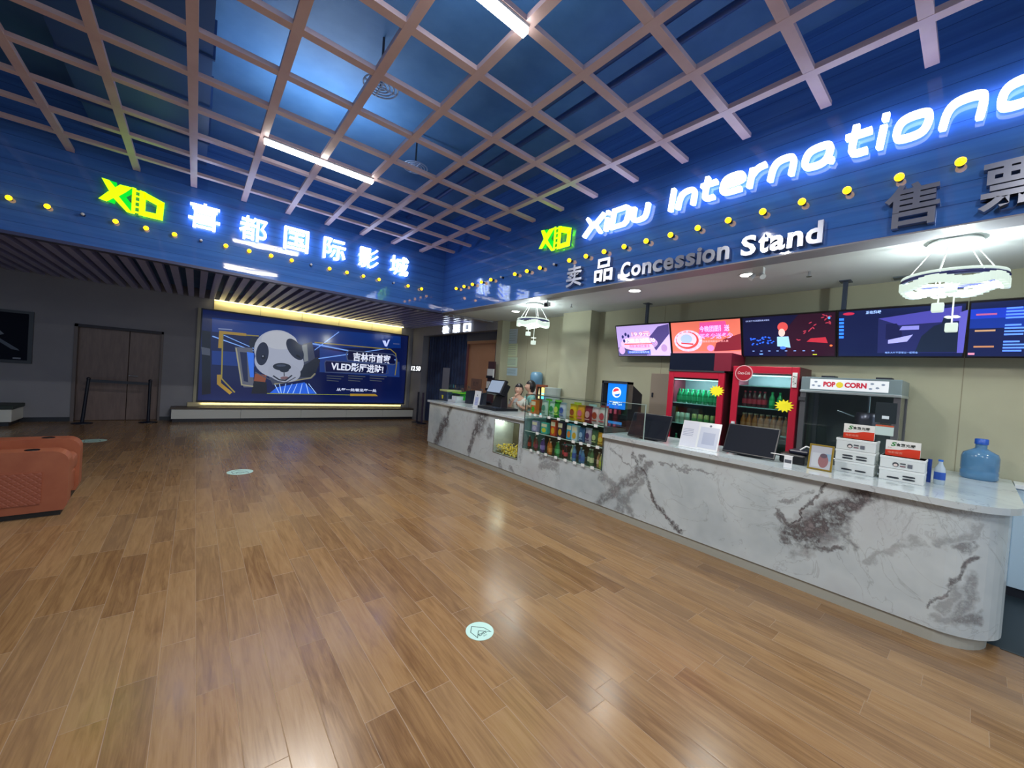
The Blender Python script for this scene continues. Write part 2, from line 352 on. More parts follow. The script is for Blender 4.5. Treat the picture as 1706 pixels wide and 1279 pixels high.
# fascias (glossy blue band between the high and the low ceiling)
b = MB(); b.box(-8, XF+.1, YF, YF+.12, ZL, 5.0, FASC); struct(b.build('wall_fascia_back'))
b = MB(); b.box(XF, XF+.12, -5, YF, ZL, 5.0, FASC); struct(b.build('wall_fascia_right'))
TR = mat('8d8d96', .4)
b = MB(); b.box(XF-.01, XF+.22, -5, YF-.03, ZL-.012, ZL, TR); struct(b.build('trim_1'))
b = MB(); b.box(-8, XF+.22, YF-.03, YF+.12, ZL-.012, ZL+.03, mat('3b4168', .4)); struct(b.build('trim_2'))
b = MB(); b.box(XF+.12, XW, YF-.15, YF+.12, ZL-.03, ZS, TR); struct(b.build('trim_3'))
b = MB(); b.box(-8, XF+.1, -5, YF+.1, 5.0, 5.15, VOID); struct(b.build('ceiling'))
b = MB(); b.box(XF+.12, XW, -5, YF-.1, ZL, ZL+.1, WCEIL); struct(b.build('ceiling'))
b = MB(); b.box(-8, 6.6, YF+.1, YW+.2, 3.22, 3.32, VOID)
x = -7.6
while x < PX-.1: b.box(x, x+.1, YF+.12, YW, ZS, ZS+.09, SLAT); x += .195
struct(b.build('ceiling_slats'))
# lattice
GP = .6295; AX = [3.643-GP*i for i in range(0, 12)]; BY = [.36+GP*k for k in range(-8, 12)]
lt = thing('ceiling_lattice', 'pinkish timber lattice of square cells hung below the blue upper ceiling', 'ceiling lattice', (0, 3, HC)); BW, BH = .038, .045
for x in AX: b = MB(); b.box(x-BW, x+BW, BY[0]-.3, YF-.02, HC, HC+BH, BEAM); b.build('beam', lt)
for y in BY: b = MB(); b.box(AX[-1]-.3, XF-.09, y-BW, y+BW, HC+.002, HC+BH-.002, BEAM); b.build('beam', lt)
# things in the void above the lattice
b = MB(); b.cyl((2.9, -4, 4.72), (2.9, YF, 4.72), .07, None, mat('2b4a86', .4), 12); tag(b.build('pipe'), 'thick blue pipe running above the lattice nearest the long sign', 'pipe')
b = MB(); b.cyl((3.3, -4, 4.8), (3.3, YF, 4.8), .035, None, mat('2b4a86', .4), 10)
tag(b.build('pipe'), 'thin blue pipe above the lattice between the thick pipe and the sign', 'pipe')
b = MB(); b.box(-1.2, 0, -4, YF, 4.55, 4.9, mat('2f5590', .5)); 
for yy in range(-3, 8): b.box(-1.22, .02, yy, yy+.03, 4.53, 4.92, mat('284a80', .5))
tag(b.build('air_duct'), 'square blue air duct above the lattice on the left', 'duct')
for k, (px_, py_) in enumerate(((1.35, 4.1), (2.3, 5.3))):
    b = MB(); b.cyl((px_, py_, 4.5), (px_, py_, 5.0), .012, None, DARK, 6)
    for r in (.05, .09, .13, .17): b.torus((px_, py_, 4.5), r, .008, mat('9fb4d6', .4), 24, 6)
    b.box(px_-.17, px_+.17, py_-.006, py_+.006, 4.49, 4.505, mat('9fb4d6', .4)); b.box(px_-.006, px_+.006, py_-.17, py_+.17, 4.49, 4.505, mat('9fb4d6', .4))
    tag(b.build('air_vent'), 'round ringed air vent above the lattice, the %s of two' % ('one nearer the camera', 'one farther back')[k], 'vent', None)
# strip lights
def strip(y, label):
    x0, x1 = AX[5]+.0, AX[3]
    t = thing('strip_light', label, 'light', ((x0+x1)/2, y, HC-.06), 0, 'strip lights under the lattice')
    b = MB(); b.box(x0, x1, y-.03, y+.03, HC-.02, HC-.001, mat('c9ccd2', .4)); b.build('housing', t)
    b = MB(); b.box(x0+.005, x1-.005, y-.028, y+.028, HC-.065, HC-.021, TUBE); b.build('tube', t)
    lamp('strip_glow', 'AREA', ((x0+x1)/2, y, HC-.07), 55, (1, .95, .88), 1.2, (0, 0, 0), t, None, .06)
    lamp('void_fill_up', 'AREA', ((x0+x1)/2, y, HC+.07), 13, (.8, .9, 1), 1.2, (math.pi, 0, 0), t, None, .06)  # added upward lamp over the housing, brightens the blue void
strip(BY[8+8], 'lit white strip light hung under the lattice above the room middle')
strip(BY[8+3], 'lit white strip light cut by the top edge of the view')
strip(BY[8-2], 'lit white strip light under the lattice behind the camera, nearer one')
strip(BY[8-7], 'lit white strip light under the lattice behind the camera, farther one')
# ------------------------------------------------------------------ signs
def logo(fr, wd, h0, h1, root):
    # X half (facets) and D half; coordinates in a 0..1 x 0..1 box, x scaled by wd
    def q(l): return [(x*wd, h0+(h1-h0)*y) for x, y in l]
    S = CHROME
    b = MB(); b.prism(q([(.03, .98), (.155, .97), (.33, .62), (.47, .96), (.62, .95), (.62, 0.), (.49, .02), (.20, .36), (.12, .14), (0, .24), (.12, .55)]), fr, .03, .055, LIME, S) if 0 else None
    b = MB()
    b.prism(q([(.03, 1.), (.14, .985), (.33, .57), (.50, .03), (.42, .10), (.235, .42), (.13, .66)]), fr, .03, .06, LIME, S)
    b.prism(q([(.30, .93), (.47, .93), (.27, .5), (.12, .22), (0, .26), (.12, .56)]), fr, .03, .062, LIME, S)
    b.prism(q([(.14, .985), (.25, .97), (.255, .86), (.20, .72)]), fr, .025, .05, GREEN, S)
    b.prism(q([(.13, .24), (.235, .2), (.25, .33), (.19, .42)]), fr, .025, .05, GREEN, S)
    b.prism(q([(.20, .60), (.30, .93), (.49, .94), (.30, .5), (.50, .0), (.42, 0.02), (.20, .42)]), fr, .028, .058, LIME, S)
    b.prism(q([(.49, .90), (.49, .70), (.40, .53), (.49, .34), (.49, .06), (.29, .5)]), fr, .03, .066, GREEN, S)
    b.prism(q([(.485, .95), (.545, .93), (.545, 0.), (.485, 0.)]), fr, .03, .068, LIME, S)
    b.build('letter', root)
    for k in range(5):
        b = MB(); b.prism(q([(.545, .06+k*.19), (.60, .06+k*.19), (.60, .13+k*.19), (.545, .13+k*.19)]), fr, .03, .06, LIME, S); b.build('film_perforation', root)
    b = MB(); b.prism(q([(.60, .92), (.70, .88), (.70, .02), (.60, 0.)]), fr, .03, .064, LIME, S)
    b.prism(q([(.66, .90), (1., .68), (.96, .46), (.66, .66)]), fr, .03, .064, LIME, S)
    b.prism(q([(1., .68), (.985, .0), (.87, .20), (.88, .54)]), fr, .03, .064, LIME, S)
    b.prism(q([(.66, .0), (.66, .20), (.90, .21), (.985, .0)]), fr, .03, .0641, LIME, S); b.build('letter', root)
t = thing('logo_sign', 'lime green angular two-letter logo on the blue band left of the Chinese letters', 'sign', (-.78, YF, 3.6)); logo(FY(YF-.005, -1.115), .665, 3.53, 3.92, t)
t = thing('logo_sign', 'lime green angular two-letter logo on the blue band before the long Latin sign', 'sign', (XF, 4.29, 3.6)); logo(FX(XF-.005, 4.63), .69, 3.60, 3.99, t)
t = thing('lit_letter_sign', 'six glowing white Chinese characters on the blue band above the poster wall', 'sign', (1.5, YF, 3.5))
for k, ch in enumerate('喜都国际影城'):
    x0 = -.178+k*.633; fr = FY(YF-.004, x0)
    b = MB(); b.text(ch, fr, 0, 3.555, .385, .385, LETW, .025, .07, .008); b.build('letter', t)
    b = MB(); b.text(ch, fr, 0, 3.555, .385, .385, HALO, .0, .024, .005); b.build('letter_back', t)
# custom wide slanted Latin letters
def chaik(p, n=2, closed=False):
    for _ in range(n):
        o = []; L = len(p)
        if not closed: o.append(p[0])
        for i in range(L if closed else L-1):
            a, c = p[i], p[(i+1) % L]; o += [(a[0]*.75+c[0]*.25, a[1]*.75+c[1]*.25), (a[0]*.25+c[0]*.75, a[1]*.25+c[1]*.75)]
        if not closed: o.append(p[-1])
        p = o
    return p
LT = {
 'X': [([(0.08, 1), (.36, .60), (.62, .60), (1, 1)], 0), ([(0, 0), (.36, .48), (.62, .48), (.95, 0)], 0)],
 'i': [([(.5, 0), (.5, .68)], 0), ([(.5, .86), (.5, 1.04)], 0)],
 'D': [([(.06, .07), (.06, .5), (.08, .93), (.45, .93), (.78, .93), (.93, .84), (.94, .5), (.88, .18), (.74, .07), (.4, .07)], 1)],
 'u': [([(.07, .75), (.05, .2), (.18, .05), (.75, .05), (.92, .2), (.95, .75)], 0)],
 'I': [([(.5, 0), (.5, 1)], 0)],
 'n': [([(.07, 0), (.1, .5), (.3, .7), (.8, .7), (.94, .55), (.92, 0)], 0)],
 't': [([(.35, 1.), (.33, .2), (.45, .06), (.98, .06)], 0), ([(0, .68), (1, .68)], 0)],
 'e': [([(.1, .38), (.93, .38), (.95, .58), (.8, .7), (.25, .7), (.08, .55), (.07, .2), (.2, .06), (.95, .06)], 0)],
 'r': [([(.12, 0), (.14, .72)], 0), ([(.14, .45), (.45, .68), (1., .72)], 0)],
 'o': [([(.08, .2), (.1, .55), (.28, .7), (.78, .7), (.93, .55), (.9, .2), (.72, .06), (.2, .06)], 1)],
 'a': [([(.08, .2), (.1, .55), (.28, .7), (.86, .7), (.86, .3), (.7, .06), (.2, .06)], 1), ([(.84, .5), (.86, .12), (1.02, .06)], 0)],
 'l': [([(.5, 0), (.5, 1)], 0)]}
def latin(root, ch, px0, px1):
    yc = 385-.307*((px0+px1)/2-990)
    y0 = at(px0, yc, 0, XF-.06).y; y1 = at(px1, yc, 0, XF-.06).y; wd = y0-y1; fr = FX(XF-.004, y0)
    z0, H = 3.672, .252; b = MB(); b2 = MB(); tw = .042
    for pts, cl in LT[ch]:
        p = [((tw/2+x*(wd-tw) if wd > .12 else wd*x), z0+y*H) for x, y in pts]
        if ch not in 'iIlXD' and len(p) > 2: p = chaik(p, 1 if ch in 'tr' else 2, bool(cl))
        p = [(x+(y-z0)*.10-.012, y) for x, y in p]
        b.ribbon(p, tw, fr, .03, .075, LETW, bool(cl)); b2.ribbon(p, tw*.8, fr, .004, .029, HALO, bool(cl))
    b.build('letter', root); b2.build('letter_back', root)
t = thing('lit_letter_sign', 'long glowing white slanted Latin letter sign on the blue band over the counter', 'sign', (XF, 1.5, 3.65))
for ch, a, c in (('X', 972, 1005), ('i', 1005, 1015), ('D', 1016, 1049), ('u', 1051, 1081), ('I', 1112, 1125), ('n', 1126, 1161), ('t', 1163, 1195), ('e', 1198, 1242), ('r', 1244, 1277), ('n', 1279, 1328), ('a', 1333, 1394), ('t', 1401, 1454), ('i', 1459, 1479), ('o', 1484, 1558), ('n', 1564, 1650), ('a', 1656, 1760), ('l', 1772, 1800)): latin(t, ch, a, c)
SIL = mat('aab0bf', .28, .9); SILW = mat('c9cdd6', .3, .7)
t = thing('metal_letter_sign', 'unlit brushed metal sign reading Concession Stand with two characters', 'sign', (XF, 2.4, ZL))
for ch, y0 in (('卖', 3.98), ('品', 3.455)):
    b = MB(); b.text(ch, FX(XF-.004, y0), 0, 2.985, .30, .315, SIL, 0, .06, .02); b.build('letter', t)
yy = 3.03; tot = 2.10
word = 'Concession Stand'; wds = [(.78 if c in 'CSo' else .3 if c == 'i' else .5 if c in 'ts' and c != 's' else .62 if c == 's' else .7 if c != ' ' else .45) for c in word]; sc = tot/sum(wds)
for c, wv in zip(word, wds):
    hh = .2 if c in 'CSd' else .185 if c in 'it' else .145
    if c != ' ': b = MB(); b.text(c, FX(XF-.004, yy), 0, 2.985, wv*sc*.88, hh, SIL, 0, .05, .03); b.build('letter', t)
    yy -= wv*sc
t = thing('metal_letter_sign', 'unlit brushed metal sign of two characters at the right edge of the blue band', 'sign', (XF, .2, ZL))
for ch, y0 in (('售', .56), ('票', .075)):
    b = MB(); b.text(ch, FX(XF-.004, y0), 0, 2.985, .30, .335, SIL, 0, .06, .02); b.build('letter', t)
t = thing('lit_letter_sign', 'three glowing white characters on the header over the curtained entrance', 'sign', (PX, 9.4, 2.74))
for ch, a in (('检', 738), ('票', 755), ('口', 772.5)):
    p = at(a, 550, 0, PX-.03); b = MB(); b.text(ch, FX(PX-.004, p.y), 0, 2.75, .31, .22, mat((.85, .92, 1), .4, 0, 1.6), 0, .05, .012); b.build('letter', t)
# bulbs
AMB = mat((1., .47, .005), .3, 0, 2.6); OFFB = mat('d9dfe8', .2)
def bulb(p, nrm, lit, label, grp):
    t = thing('globe_bulb', label, 'bulb', p, 0, grp); p = V(p)
    b = MB(); b.cyl(p, p+nrm*.03, .02, .016, mat('2a2f3d', .4, .6), 10); b.build('socket', t)
    b = MB(); b.sph(p+nrm*.06, .030 if lit else .02, AMB if lit else OFFB, 14, 9); b.build('globe', t)
proto = {}
def bulb_row(pts, nrm, grp, txt, mode):
    k = 0
    for p, lit in pts:
        key = (mode, lit); lab = '%s globe bulb %s, %s from the left' % ('lit amber' if lit else 'unlit white', txt, ordn(k)); k += 1
        if key in proto: dup(proto[key], p, None, lab, grp)
        else: bulb(p, nrm, lit, lab, grp); proto[key] = [o for o in COL.objects if o.type == 'EMPTY'][-1]
L_ = [(V((-1.87+.3095*i, YF, 3.375)), i not in (2, 6, 11, 16)) for i in range(0, 19)]
bulb_row(L_, V((0, -1, 0)), 'bulbs under the Chinese letters', 'under the Chinese letters', 'L')
R_ = [(V((XF, 5.29+.31*k, 3.4)), k not in (1,)) for k in range(6, 0, -1)] + [(V((XF, .175+.3145*i, 3.39)), i != 13) for i in range(16, -3, -1)]
bulb_row(R_, V((-1, 0, 0)), 'bulbs under the Latin sign', 'under the Latin sign', 'R')
# ------------------------------------------------------------------ counter
XC = 3.97
def sg(*p):
    out = []
    for i in range(len(p)-3 if 0 else (len(p)-2)//2-0):
        pass
    return out
VE = [  # veins given as places on the front face: x0,y0,x1,y1,width,strength
 (1440, 815, 1395, 862, .060, 1.), (1395, 862, 1318, 895, .085, 1.), (1300, 860, 1330, 900, .025, .9), (1300, 905, 1400, 905, .02, .9), (1300, 850, 1300, 905, .014, .8), (1310, 835, 1350, 822, .015, .6), (1400, 870, 1415, 900, .03, .7),
 (1060, 765, 1095, 835, .022, 1.), (1095, 835, 1130, 890, .018, 1.), (1000, 835, 1055, 800, .05, .75), (1055, 800, 1090, 770, .03, .7), (1100, 765, 1180, 790, .012, .6), (1015, 745, 1060, 790, .012, .6),
 (1000, 790, 1050, 855, .05, .6), (1030, 850, 1075, 800, .045, .6), (1075, 760, 1060, 800, .03, .8), (1600, 980, 1560, 1010, .03, .5), (1560, 905, 1640, 880, .03, .45), (1430, 930, 1530, 905, .02, .4), (1345, 850, 1310, 885, .012, 1.), (1380, 815, 1345, 850, .012, .9), (1635, 905, 1600, 915, .03, .7), (1640, 935, 1585, 975, .022, .9), (1585, 975, 1525, 1000, .012, .8), (1645, 985, 1595, 1030, .05, .6), (1600, 1035, 1655, 1040, .04, .7), (1600, 1030, 1540, 1030, .03, .45),
 (752, 676, 743, 703, .045, 1.), (743, 703, 727, 738, .10, 1.), (806, 690, 797, 708, .13, .9), (797, 708, 788, 730, .06, 1.), (788, 730, 780, 756, .05, .9), (812, 715, 815, 728, .06, .7),
 (905, 762, 930, 765, .05, .8), (905, 775, 925, 778, .05, .6), (832, 770, 842, 790, .03, .6), (850, 780, 862, 798, .03, .6), (868, 712, 866, 770, .02, .4)]
segs = []
for x0, y0, x1, y1, wd, k in VE:
    p, q = at(x0, y0, 0, XC), at(x1, y1, 0, XC); segs.append((p.y, p.z, q.y, q.z, wd, k))
MAR = m_marble(segs); MTOP = m_marble([], 'marble_top', .12)
YE = 7.55; ZT = .99
ct = thing('service_counter', 'long white marble concession counter with grey veins and rounded near end', 'counter', (4.2, 3.6, 0))
def plan(x, y_end, R, off=0.):   # front edge curve of the rounded near end
    pts = []
    for i in range(11):
        a = math.pi/2*i/10; pts.append((x+R-R*math.cos(a), y_end+R*.95-R*.95*math.sin(a)))
    return pts
FZ = FR((0, 0, 0), (1, 0, 0), (0, 1, 0))
b = MB()
b.box(XC, 4.65, 5.18, YE, .09, ZT-.045, MAR); b.box(XC, 4.65, 4.42, 4.54, .09, ZT-.045, MAR)
b.box(XC, 4.45, 4.54, 5.18, .09, .32, MAR); b.box(XC, 4.45, 4.54, 5.18, .88, ZT-.045, MAR); b.box(4.40, 4.45, 4.54, 5.18, .32, .88, MAR)
b.box(XC, 4.45, 2.92, 4.42, .09, .52, MAR)
pl = [(XC, 2.92)] + plan(XC, -.2, .34) + [(4.65, -.2), (4.65, 2.92)]
b.prism(pl, FZ, .09, ZT-.045, MAR); b.box(4.65, 5.84, -.2, .2, .09, ZT-.045, mat('b6cfe0', .35)); b.build('body', ct)
b = MB(); b.box(XC-.045, 4.72, 4.415, YE+.04, ZT-.045, ZT, MTOP)
pl = [(XC-.045, 2.925)] + plan(XC-.045, -.245, .36) + [(5.84, -.245), (5.84, .25), (4.72, .25), (4.72, 2.925)]
b.prism(pl, FZ, ZT-.045, ZT, MTOP); b.build('countertop', ct, bevel=.006)
b = MB(); b.box(XC+.012, 4.4, 2.9, YE-.02, 0, .089, mat('b9bfb8', .35, .3))
b.prism([(XC+.012, 2.9)] + plan(XC+.012, -.14, .30) + [(5.8, -.14), (5.8, .15), (4.4, .15), (4.4, 2.9)], FZ, 0, .089, mat('b9bfb8', .35, .3)); b.build('plinth', ct)
b = MB(); b.box(XC-.003, XC, 4.535, 5.185, .312, .322, STEEL); b.box(XC-.003, XC, 4.535, 5.185, .878, .888, STEEL); b.box(XC-.003, XC, 4.535, 4.545, .322, .878, STEEL); b.box(XC-.003, XC, 5.175, 5.185, .322, .878, STEEL); b.build('window_frame', ct)
b = MB(); b.box(XC+.004, XC+.008, 4.545, 5.175, .322, .878, GLASS); b.build('window_glass', ct)
b = MB(); b.box(4.02, 4.395, 4.545, 5.175, .325, .335, mat('5d5a35', .5)); b.box(4.388, 4.398, 4.545, 5.175, .33, .87, m_noise('dull_steel', (.10, .10, .07), (.16, .15, .10), 3., .35)); b.build('bin_lining', ct)
b = MB(); b.box(4.02, 4.08, 5.06, 5.16, .855, .875, mat((1, .95, .8), .4, 0, 9)); b.build('bin_lamp', ct)
lamp('bin_lamp_glow', 'POINT', (4.12, 5.05, .82), .8, (1, .93, .7), .02, parent=ct)
b = MB(); 
for i in range(420):
    yy = random.uniform(4.56, 5.16); xx = random.uniform(4.0, 4.37); zz = .335+random.random()*(.085+.04*math.sin(yy*9)); r = random.uniform(.010, .017)
    b.sph((xx, yy, zz), r, mat('f2d44a', .7) if i % 3 else mat('f7e9a0', .7), 6, 4, (1, 1.1, .9))
o = b.build('popcorn'); tag(o, 'loose yellow popcorn heaped in the lit window of the marble counter', 'popcorn'); o['kind'] = 'stuff'
# display case
dc = thing('glass_display_case', 'glass snack display case with shelves set into the marble counter', 'display case', (4.2, 3.67, .52))
GT = glassy((.5, .8, .75), .25)
b = MB(); b.box(3.955, 3.963, 2.925, 4.415, .53, 1.36, GLASS); b.build('front_glass', dc)
for y in (2.928, 4.405): b = MB(); b.box(3.965, 4.43, y, y+.007, .53, 1.36, GLASS); b.build('side_glass', dc)
b = MB(); b.box(3.955, 4.43, 2.925, 4.415, 1.361, 1.369, GT); b.build('top_glass', dc)
EDG = mat('4d5a5c', .3, .4)
b = MB(); b.box(3.95, 3.962, 2.92, 4.42, 1.360, 1.370, EDG); b.box(3.95, 3.96, 4.412, 4.42, .53, 1.36, EDG); b.box(3.95, 3.96, 2.92, 2.928, .53, 1.36, EDG); b.build('edge_trim', dc)
for z in (.521, .80, 1.065): b = MB(); b.box(3.966, 4.43, 2.937, 4.402, z, z+.008, GT); b.box(3.964, 3.968, 2.937, 4.402, z-.002, z+.01, mat('cfe0da', .3)); b.build('shelf', dc)
b = MB(); b.box(4.425, 4.44, 2.93, 4.41, .53, 1.05, mat('23302f', .5)); b.build('back_panel', dc)
sd = thing('sneeze_guard', 'clear glass sneeze guard standing on the counter right of the snack case', 'glass guard', (4.15, 2.66, ZT))
b = MB(); b.box(4.0, 4.008, 2.41, 2.915, ZT, 1.395, GLASS); b.build('pane', sd); b = MB(); b.box(3.997, 4.011, 2.41, 2.915, 1.395, 1.402, mat('9fb3ad', .3)); b.box(3.997, 4.011, 2.404, 2.41, ZT, 1.402, mat('9fb3ad', .3)); b.build('edge_strip', sd)
# goods in the case
def tagcard(y, z, n):
    b = MB(); b.box(3.940, 3.9475, y-.026, y+.026, z-.024, z+.012, mat('eef3f3', .5)); tag(b.build('price_tag'), 'small white price tag on the glass case, %s' % n, 'price tag', 'price tags on the snack case')
def bag(loc, c1, c2, label, wd=.13, h=.19, d=.07, rz=0.):
    t = thing('snack_bag', label, 'snack bag', loc, rz, 'snack bags in the glass case'); M1 = mat(c1, .3); M2 = mat(c2, .3); b = MB(); n = 7; vs = []
    for k in range(n):
        u = k/(n-1); th = d*math.sin(math.pi*min(1, max(0, .08+u*.84)))**.6*.5; ww = wd*(.5-.035*math.sin(math.pi*u))
        for a in range(12):
            q = 2*math.pi*a/12; vs.append((th*math.cos(q), ww*math.sin(q)*(1 if abs(math.sin(q)) > .9 else .97), .005+u*h))
    b.add(vs, [(k*12+a, k*12+(a+1) % 12, (k+1)*12+(a+1) % 12, (k+1)*12+a) for k in range(n-1) for a in range(12)], M1, True)
    b.box(-.004, .004, -wd*.47, wd*.47, h-.002, h+.02, M1); b.box(-.004, .004, -wd*.47, wd*.47, 0, .012, M1); b.build('pouch', t, False)
    fr = FR((-d*.5-.002, 0, 0), (0, -1, 0), (0, 0, 1))
    b = MB(); b.flat(ell(0, h*.55, wd*.28, h*.22, 14), fr, M2); b.flat(rect(-wd*.3, h*.2, wd*.3, h*.27), fr, M2, .001); b.build('printed_label', t, False); return t
def carton(loc, c1, c2, label, wd=.10, h=.2, d=.07, name='snack_box', c3='f5e9c8'):
    t = thing(name, label, 'snack box', loc, 0, 'snack boxes in the glass case'); b = MB(); b.box(-d/2, d/2, -wd/2, wd/2, 0, h, mat(c1, .4)); b.build('carton', t, False, .004)
    fr = FR((-d/2-.001, 0, 0), (0, -1, 0), (0, 0, 1)); b = MB(); b.flat(rect(-wd*.42, h*.62, wd*.42, h*.9), fr, mat(c3, .4)); b.flat(ell(0, h*.32, wd*.34, h*.22, 14), fr, mat(c2, .4), .0006); b.build('printed_label', t, False)
def bottle(loc, liq, cap, lab, label, h=.22, r=.03, group='bottles in the glass case', name='drink_bottle', scale=1):
    t = thing(name, label, 'bottle', loc, 0, group)
    b = MB(); b.lathe([(r*.85, 0), (r, .008), (r, h*.55), (r*.9, h*.66), (r*.42, h*.84), (r*.38, h*.93)], (0, 0, 0), mat(liq, .12, 0, 0, 1, 0, .6), 12); b.build('body', t, False)
    b = MB(); b.lathe([(r*.46, h*.93), (r*.46, h)], (0, 0, 0), mat(cap, .4), 10); b.build('cap', t, False)
    if lab: b = MB(); b.lathe([(r*1.03, h*.2), (r*1.03, h*.5)], (0, 0, 0), mat(lab, .5), 12); b.build('wrap_label', t, False)
    return t
zs = 1.075; X0 = 4.04
def yy_(px_, py_, x=4.03): return at(px_, py_, 0, x).y
top = [(889, 'e8742a', '58b82e', 'orange and green upright snack carton, leftmost on the top shelf of the case', 'c'), (905, 'c8dcd0', '5c9a86', 'pale mint snack bag on the top shelf, left of the other mint bag', 'b'), (918, 'bfe0cc', '3aa05e', 'pale mint snack bag with green print on the top shelf beside the bright green bag', 'b'), (926, '37a82c', 'd9f070', 'bright green snack bag on the top shelf between pale bags', 'b'), (935, 'cfd2e0', '4a63b8', 'white snack bag with blue print on the top shelf', 'b'), (953, 'f0c81e', 'a84a1c', 'bright yellow snack bag on the top shelf', 'b'), (966, 'e8a02c', 'e86a8a', 'orange yellow snack bag on the top shelf right of the yellow bag', 'b'), (979, '8e2a3a', 'd8a0a0', 'dark red snack bag on the top shelf', 'b'), (991, 'e6c7c9', 'a8452e', 'pink and white popcorn bag on the top shelf near its right end', 'b'), (1003, 'd8d2cc', 'c8505a', 'white and red snack bag, rightmost on the top shelf', 'b')]
for px_, c1, c2, lb, k in top:
    y = yy_(px_, 690); y = min(4.34, max(2.99, y))
    if k == 'c': carton((X0+.01, y, zs-.001), c1, c2, lb, .11, .21, .08)
    else: bag((X0+.02, y, zs-.001), c1, c2, lb, .135, .205, .075)
for i, (y, c) in enumerate(((4.2, '7fd03a'), (4.0, 'b8e86a'), (3.62, 'f2e24a'), (3.35, 'e0e4e8'), (3.15, 'c85050'))):
    bag((X0+.2, y, zs), c, 'f4f4ea', 'snack bag in the back row of the top shelf, %s from the left' % ordn(i), .14, .22, .08)
mid = [(890, 'a9a0c8', 'd8c8e8', 'c', 'lilac printed snack box on the middle shelf at its left end', .12, .16), (906, '4ac0b0', 'e8e24a', 'c', 'teal and yellow snack box on the middle shelf', .13, .16), (921, 'e0502c', 'f2b02a', 'c', 'tall red orange biscuit box on the middle shelf', .095, .22), (933, '3c2a4a', 'e0b43a', 'c', 'tall dark purple biscuit box with gold picture on the middle shelf', .095, .22), (948, '38b0d8', 'f08a3a', 'c', 'bright blue snack box with orange picture on the middle shelf', .09, .21), (957, 'cfe0ea', 'e8b02c', 'c', 'white and blue snack box with yellow picture on the middle shelf', .10, .2), (968, '3f6a9c', 'a9c4e8', 'b', 'dark blue snack bag on the middle shelf', .1, .17), (979, 'c8b8d0', '5a3a6a', 'b', 'pale purple snack bag with dark print on the middle shelf', .11, .18), (990, '4a6a4a', 'c0d08a', 'b', 'dark green snack bag on the middle shelf', .11, .17), (1001, 'd89a2c', 'f0d060', 'b', 'amber snack bag, rightmost on the middle shelf', .12, .15)]
for px_, c1, c2, k, lb, ww, hh in mid:
    y = min(4.33, max(2.99, yy_(px_, 730)))
    (carton if k == 'c' else bag)((X0+.01, y, .809), c1, c2, lb, ww, hh, .065)
low = [('4a2420', 'c8b0a0', 'a83a2a', 'dark brown'), ('5a2c24', 'd0b8a8', 'b0503a', 'reddish brown'), ('6a3a30', 'd8c8b8', '8a3050', 'brown with plum label'), ('5c4a8a', 'd8d0e8', 'b8a8e0', 'purple'), ('4a3a7a', 'c8c0d8', '8a78c8', 'dark purple'), ('c8682a', 'e8b08a', 'e08a3a', 'orange'), ('d0702c', 'e8c0a0', 'f0a04a', 'bright orange'), ('1f7a3a', '2f9a4a', '2fa85a', 'green'), ('2a8a48', 'e0f0e0', '58c07a', 'light green'), ('2a1418', 'c83a4a', 'c02a3a', 'dark cola with red label'), ('241216', 'a83040', 'd04050', 'black cola with pink label'), ('c8cfa8', 'e8e8e0', '7a9a3a', 'pale yellow green'), ('6a9ac0', 'e8eef4', '2a5ab0', 'clear blue water'), ('5a8ab8', 'd8e4f0', '1f4aa0', 'clear blue water with navy label'), ('4f80b0', 'c8d8e8', '3468b8', 'pale blue'), ('3f6a4a', 'e0e8d8', 'e8ecc0', 'dark green with cream label'), ('4a7a50', 'd8e8d0', 'd8e0b0', 'green with pale label'), ('c8906a', 'e0c8b8', 'e8c0a8', 'peach coloured'), ('b8b86a', 'd8d8b0', 'c8d04a', 'yellow green')]
for i, (l1, c1, lb, nm) in enumerate(low):
    y = 4.345-(4.345-2.985)*i/(len(low)-1); bottle((4.03+(.05 if i % 2 else 0), y, .53), l1, c1, lb, '%s drink bottle on the bottom shelf of the glass case' % nm, .2+.02*math.sin(i*1.7), .029)
for i, (px_, py_) in enumerate(((884, 682), (892, 684), (901, 688), (915, 691), (931, 694), (945, 695), (960, 698), (975, 700), (993, 703))): p = at(px_, py_, 0, 3.945); tagcard(p.y, 1.074, '%s on the top shelf edge' % ordn(i))
for i, px_ in enumerate((895, 932, 956, 969, 982, 997)): tagcard(at(px_, 725, 0, 3.945).y, .81, '%s on the middle shelf edge' % ordn(i))
for i, px_ in enumerate((884, 896, 909, 926, 942, 958, 972, 988)): tagcard(at(px_, 760, 0, 3.945).y, .537, '%s on the bottom shelf edge' % ordn(i))
# ------------------------------------------------------------------ on the counter, far half
t = thing('acrylic_display_case', 'rounded clear acrylic case with dark bin at the far end of the counter', 'display case', (4.42, 7.28, ZT)); x, y = 4.42, at(767, 655, 0, 4.30).y+.53
b = MB(); b.box(x-.2, x+.2, y-.12, y+.24, ZT, ZT+.2, mat('2c3a52', .35)); b.build('bin', t, bevel=.02); b = MB(); b.box(x-.19, x+.19, y-.11, y+.23, ZT+.201, ZT+.24, mat('c9d48a', .5)); b.build('lid', t, bevel=.01)
b = MB()
prof = [(-.52, 0), (-.52, .24), (-.47, .33), (-.38, .37), (-.18, .38), (-.18, 0)]
for i in range(5): a, c = prof[i], prof[i+1]; b.add([(x-.2, y+.05+a[0], ZT+a[1]), (x+.2, y+.05+a[0], ZT+a[1]), (x+.2, y+.05+c[0], ZT+c[1]), (x-.2, y+.05+c[0], ZT+c[1])], [(0, 1, 2, 3)], GLASS)
b.build('cover', t)
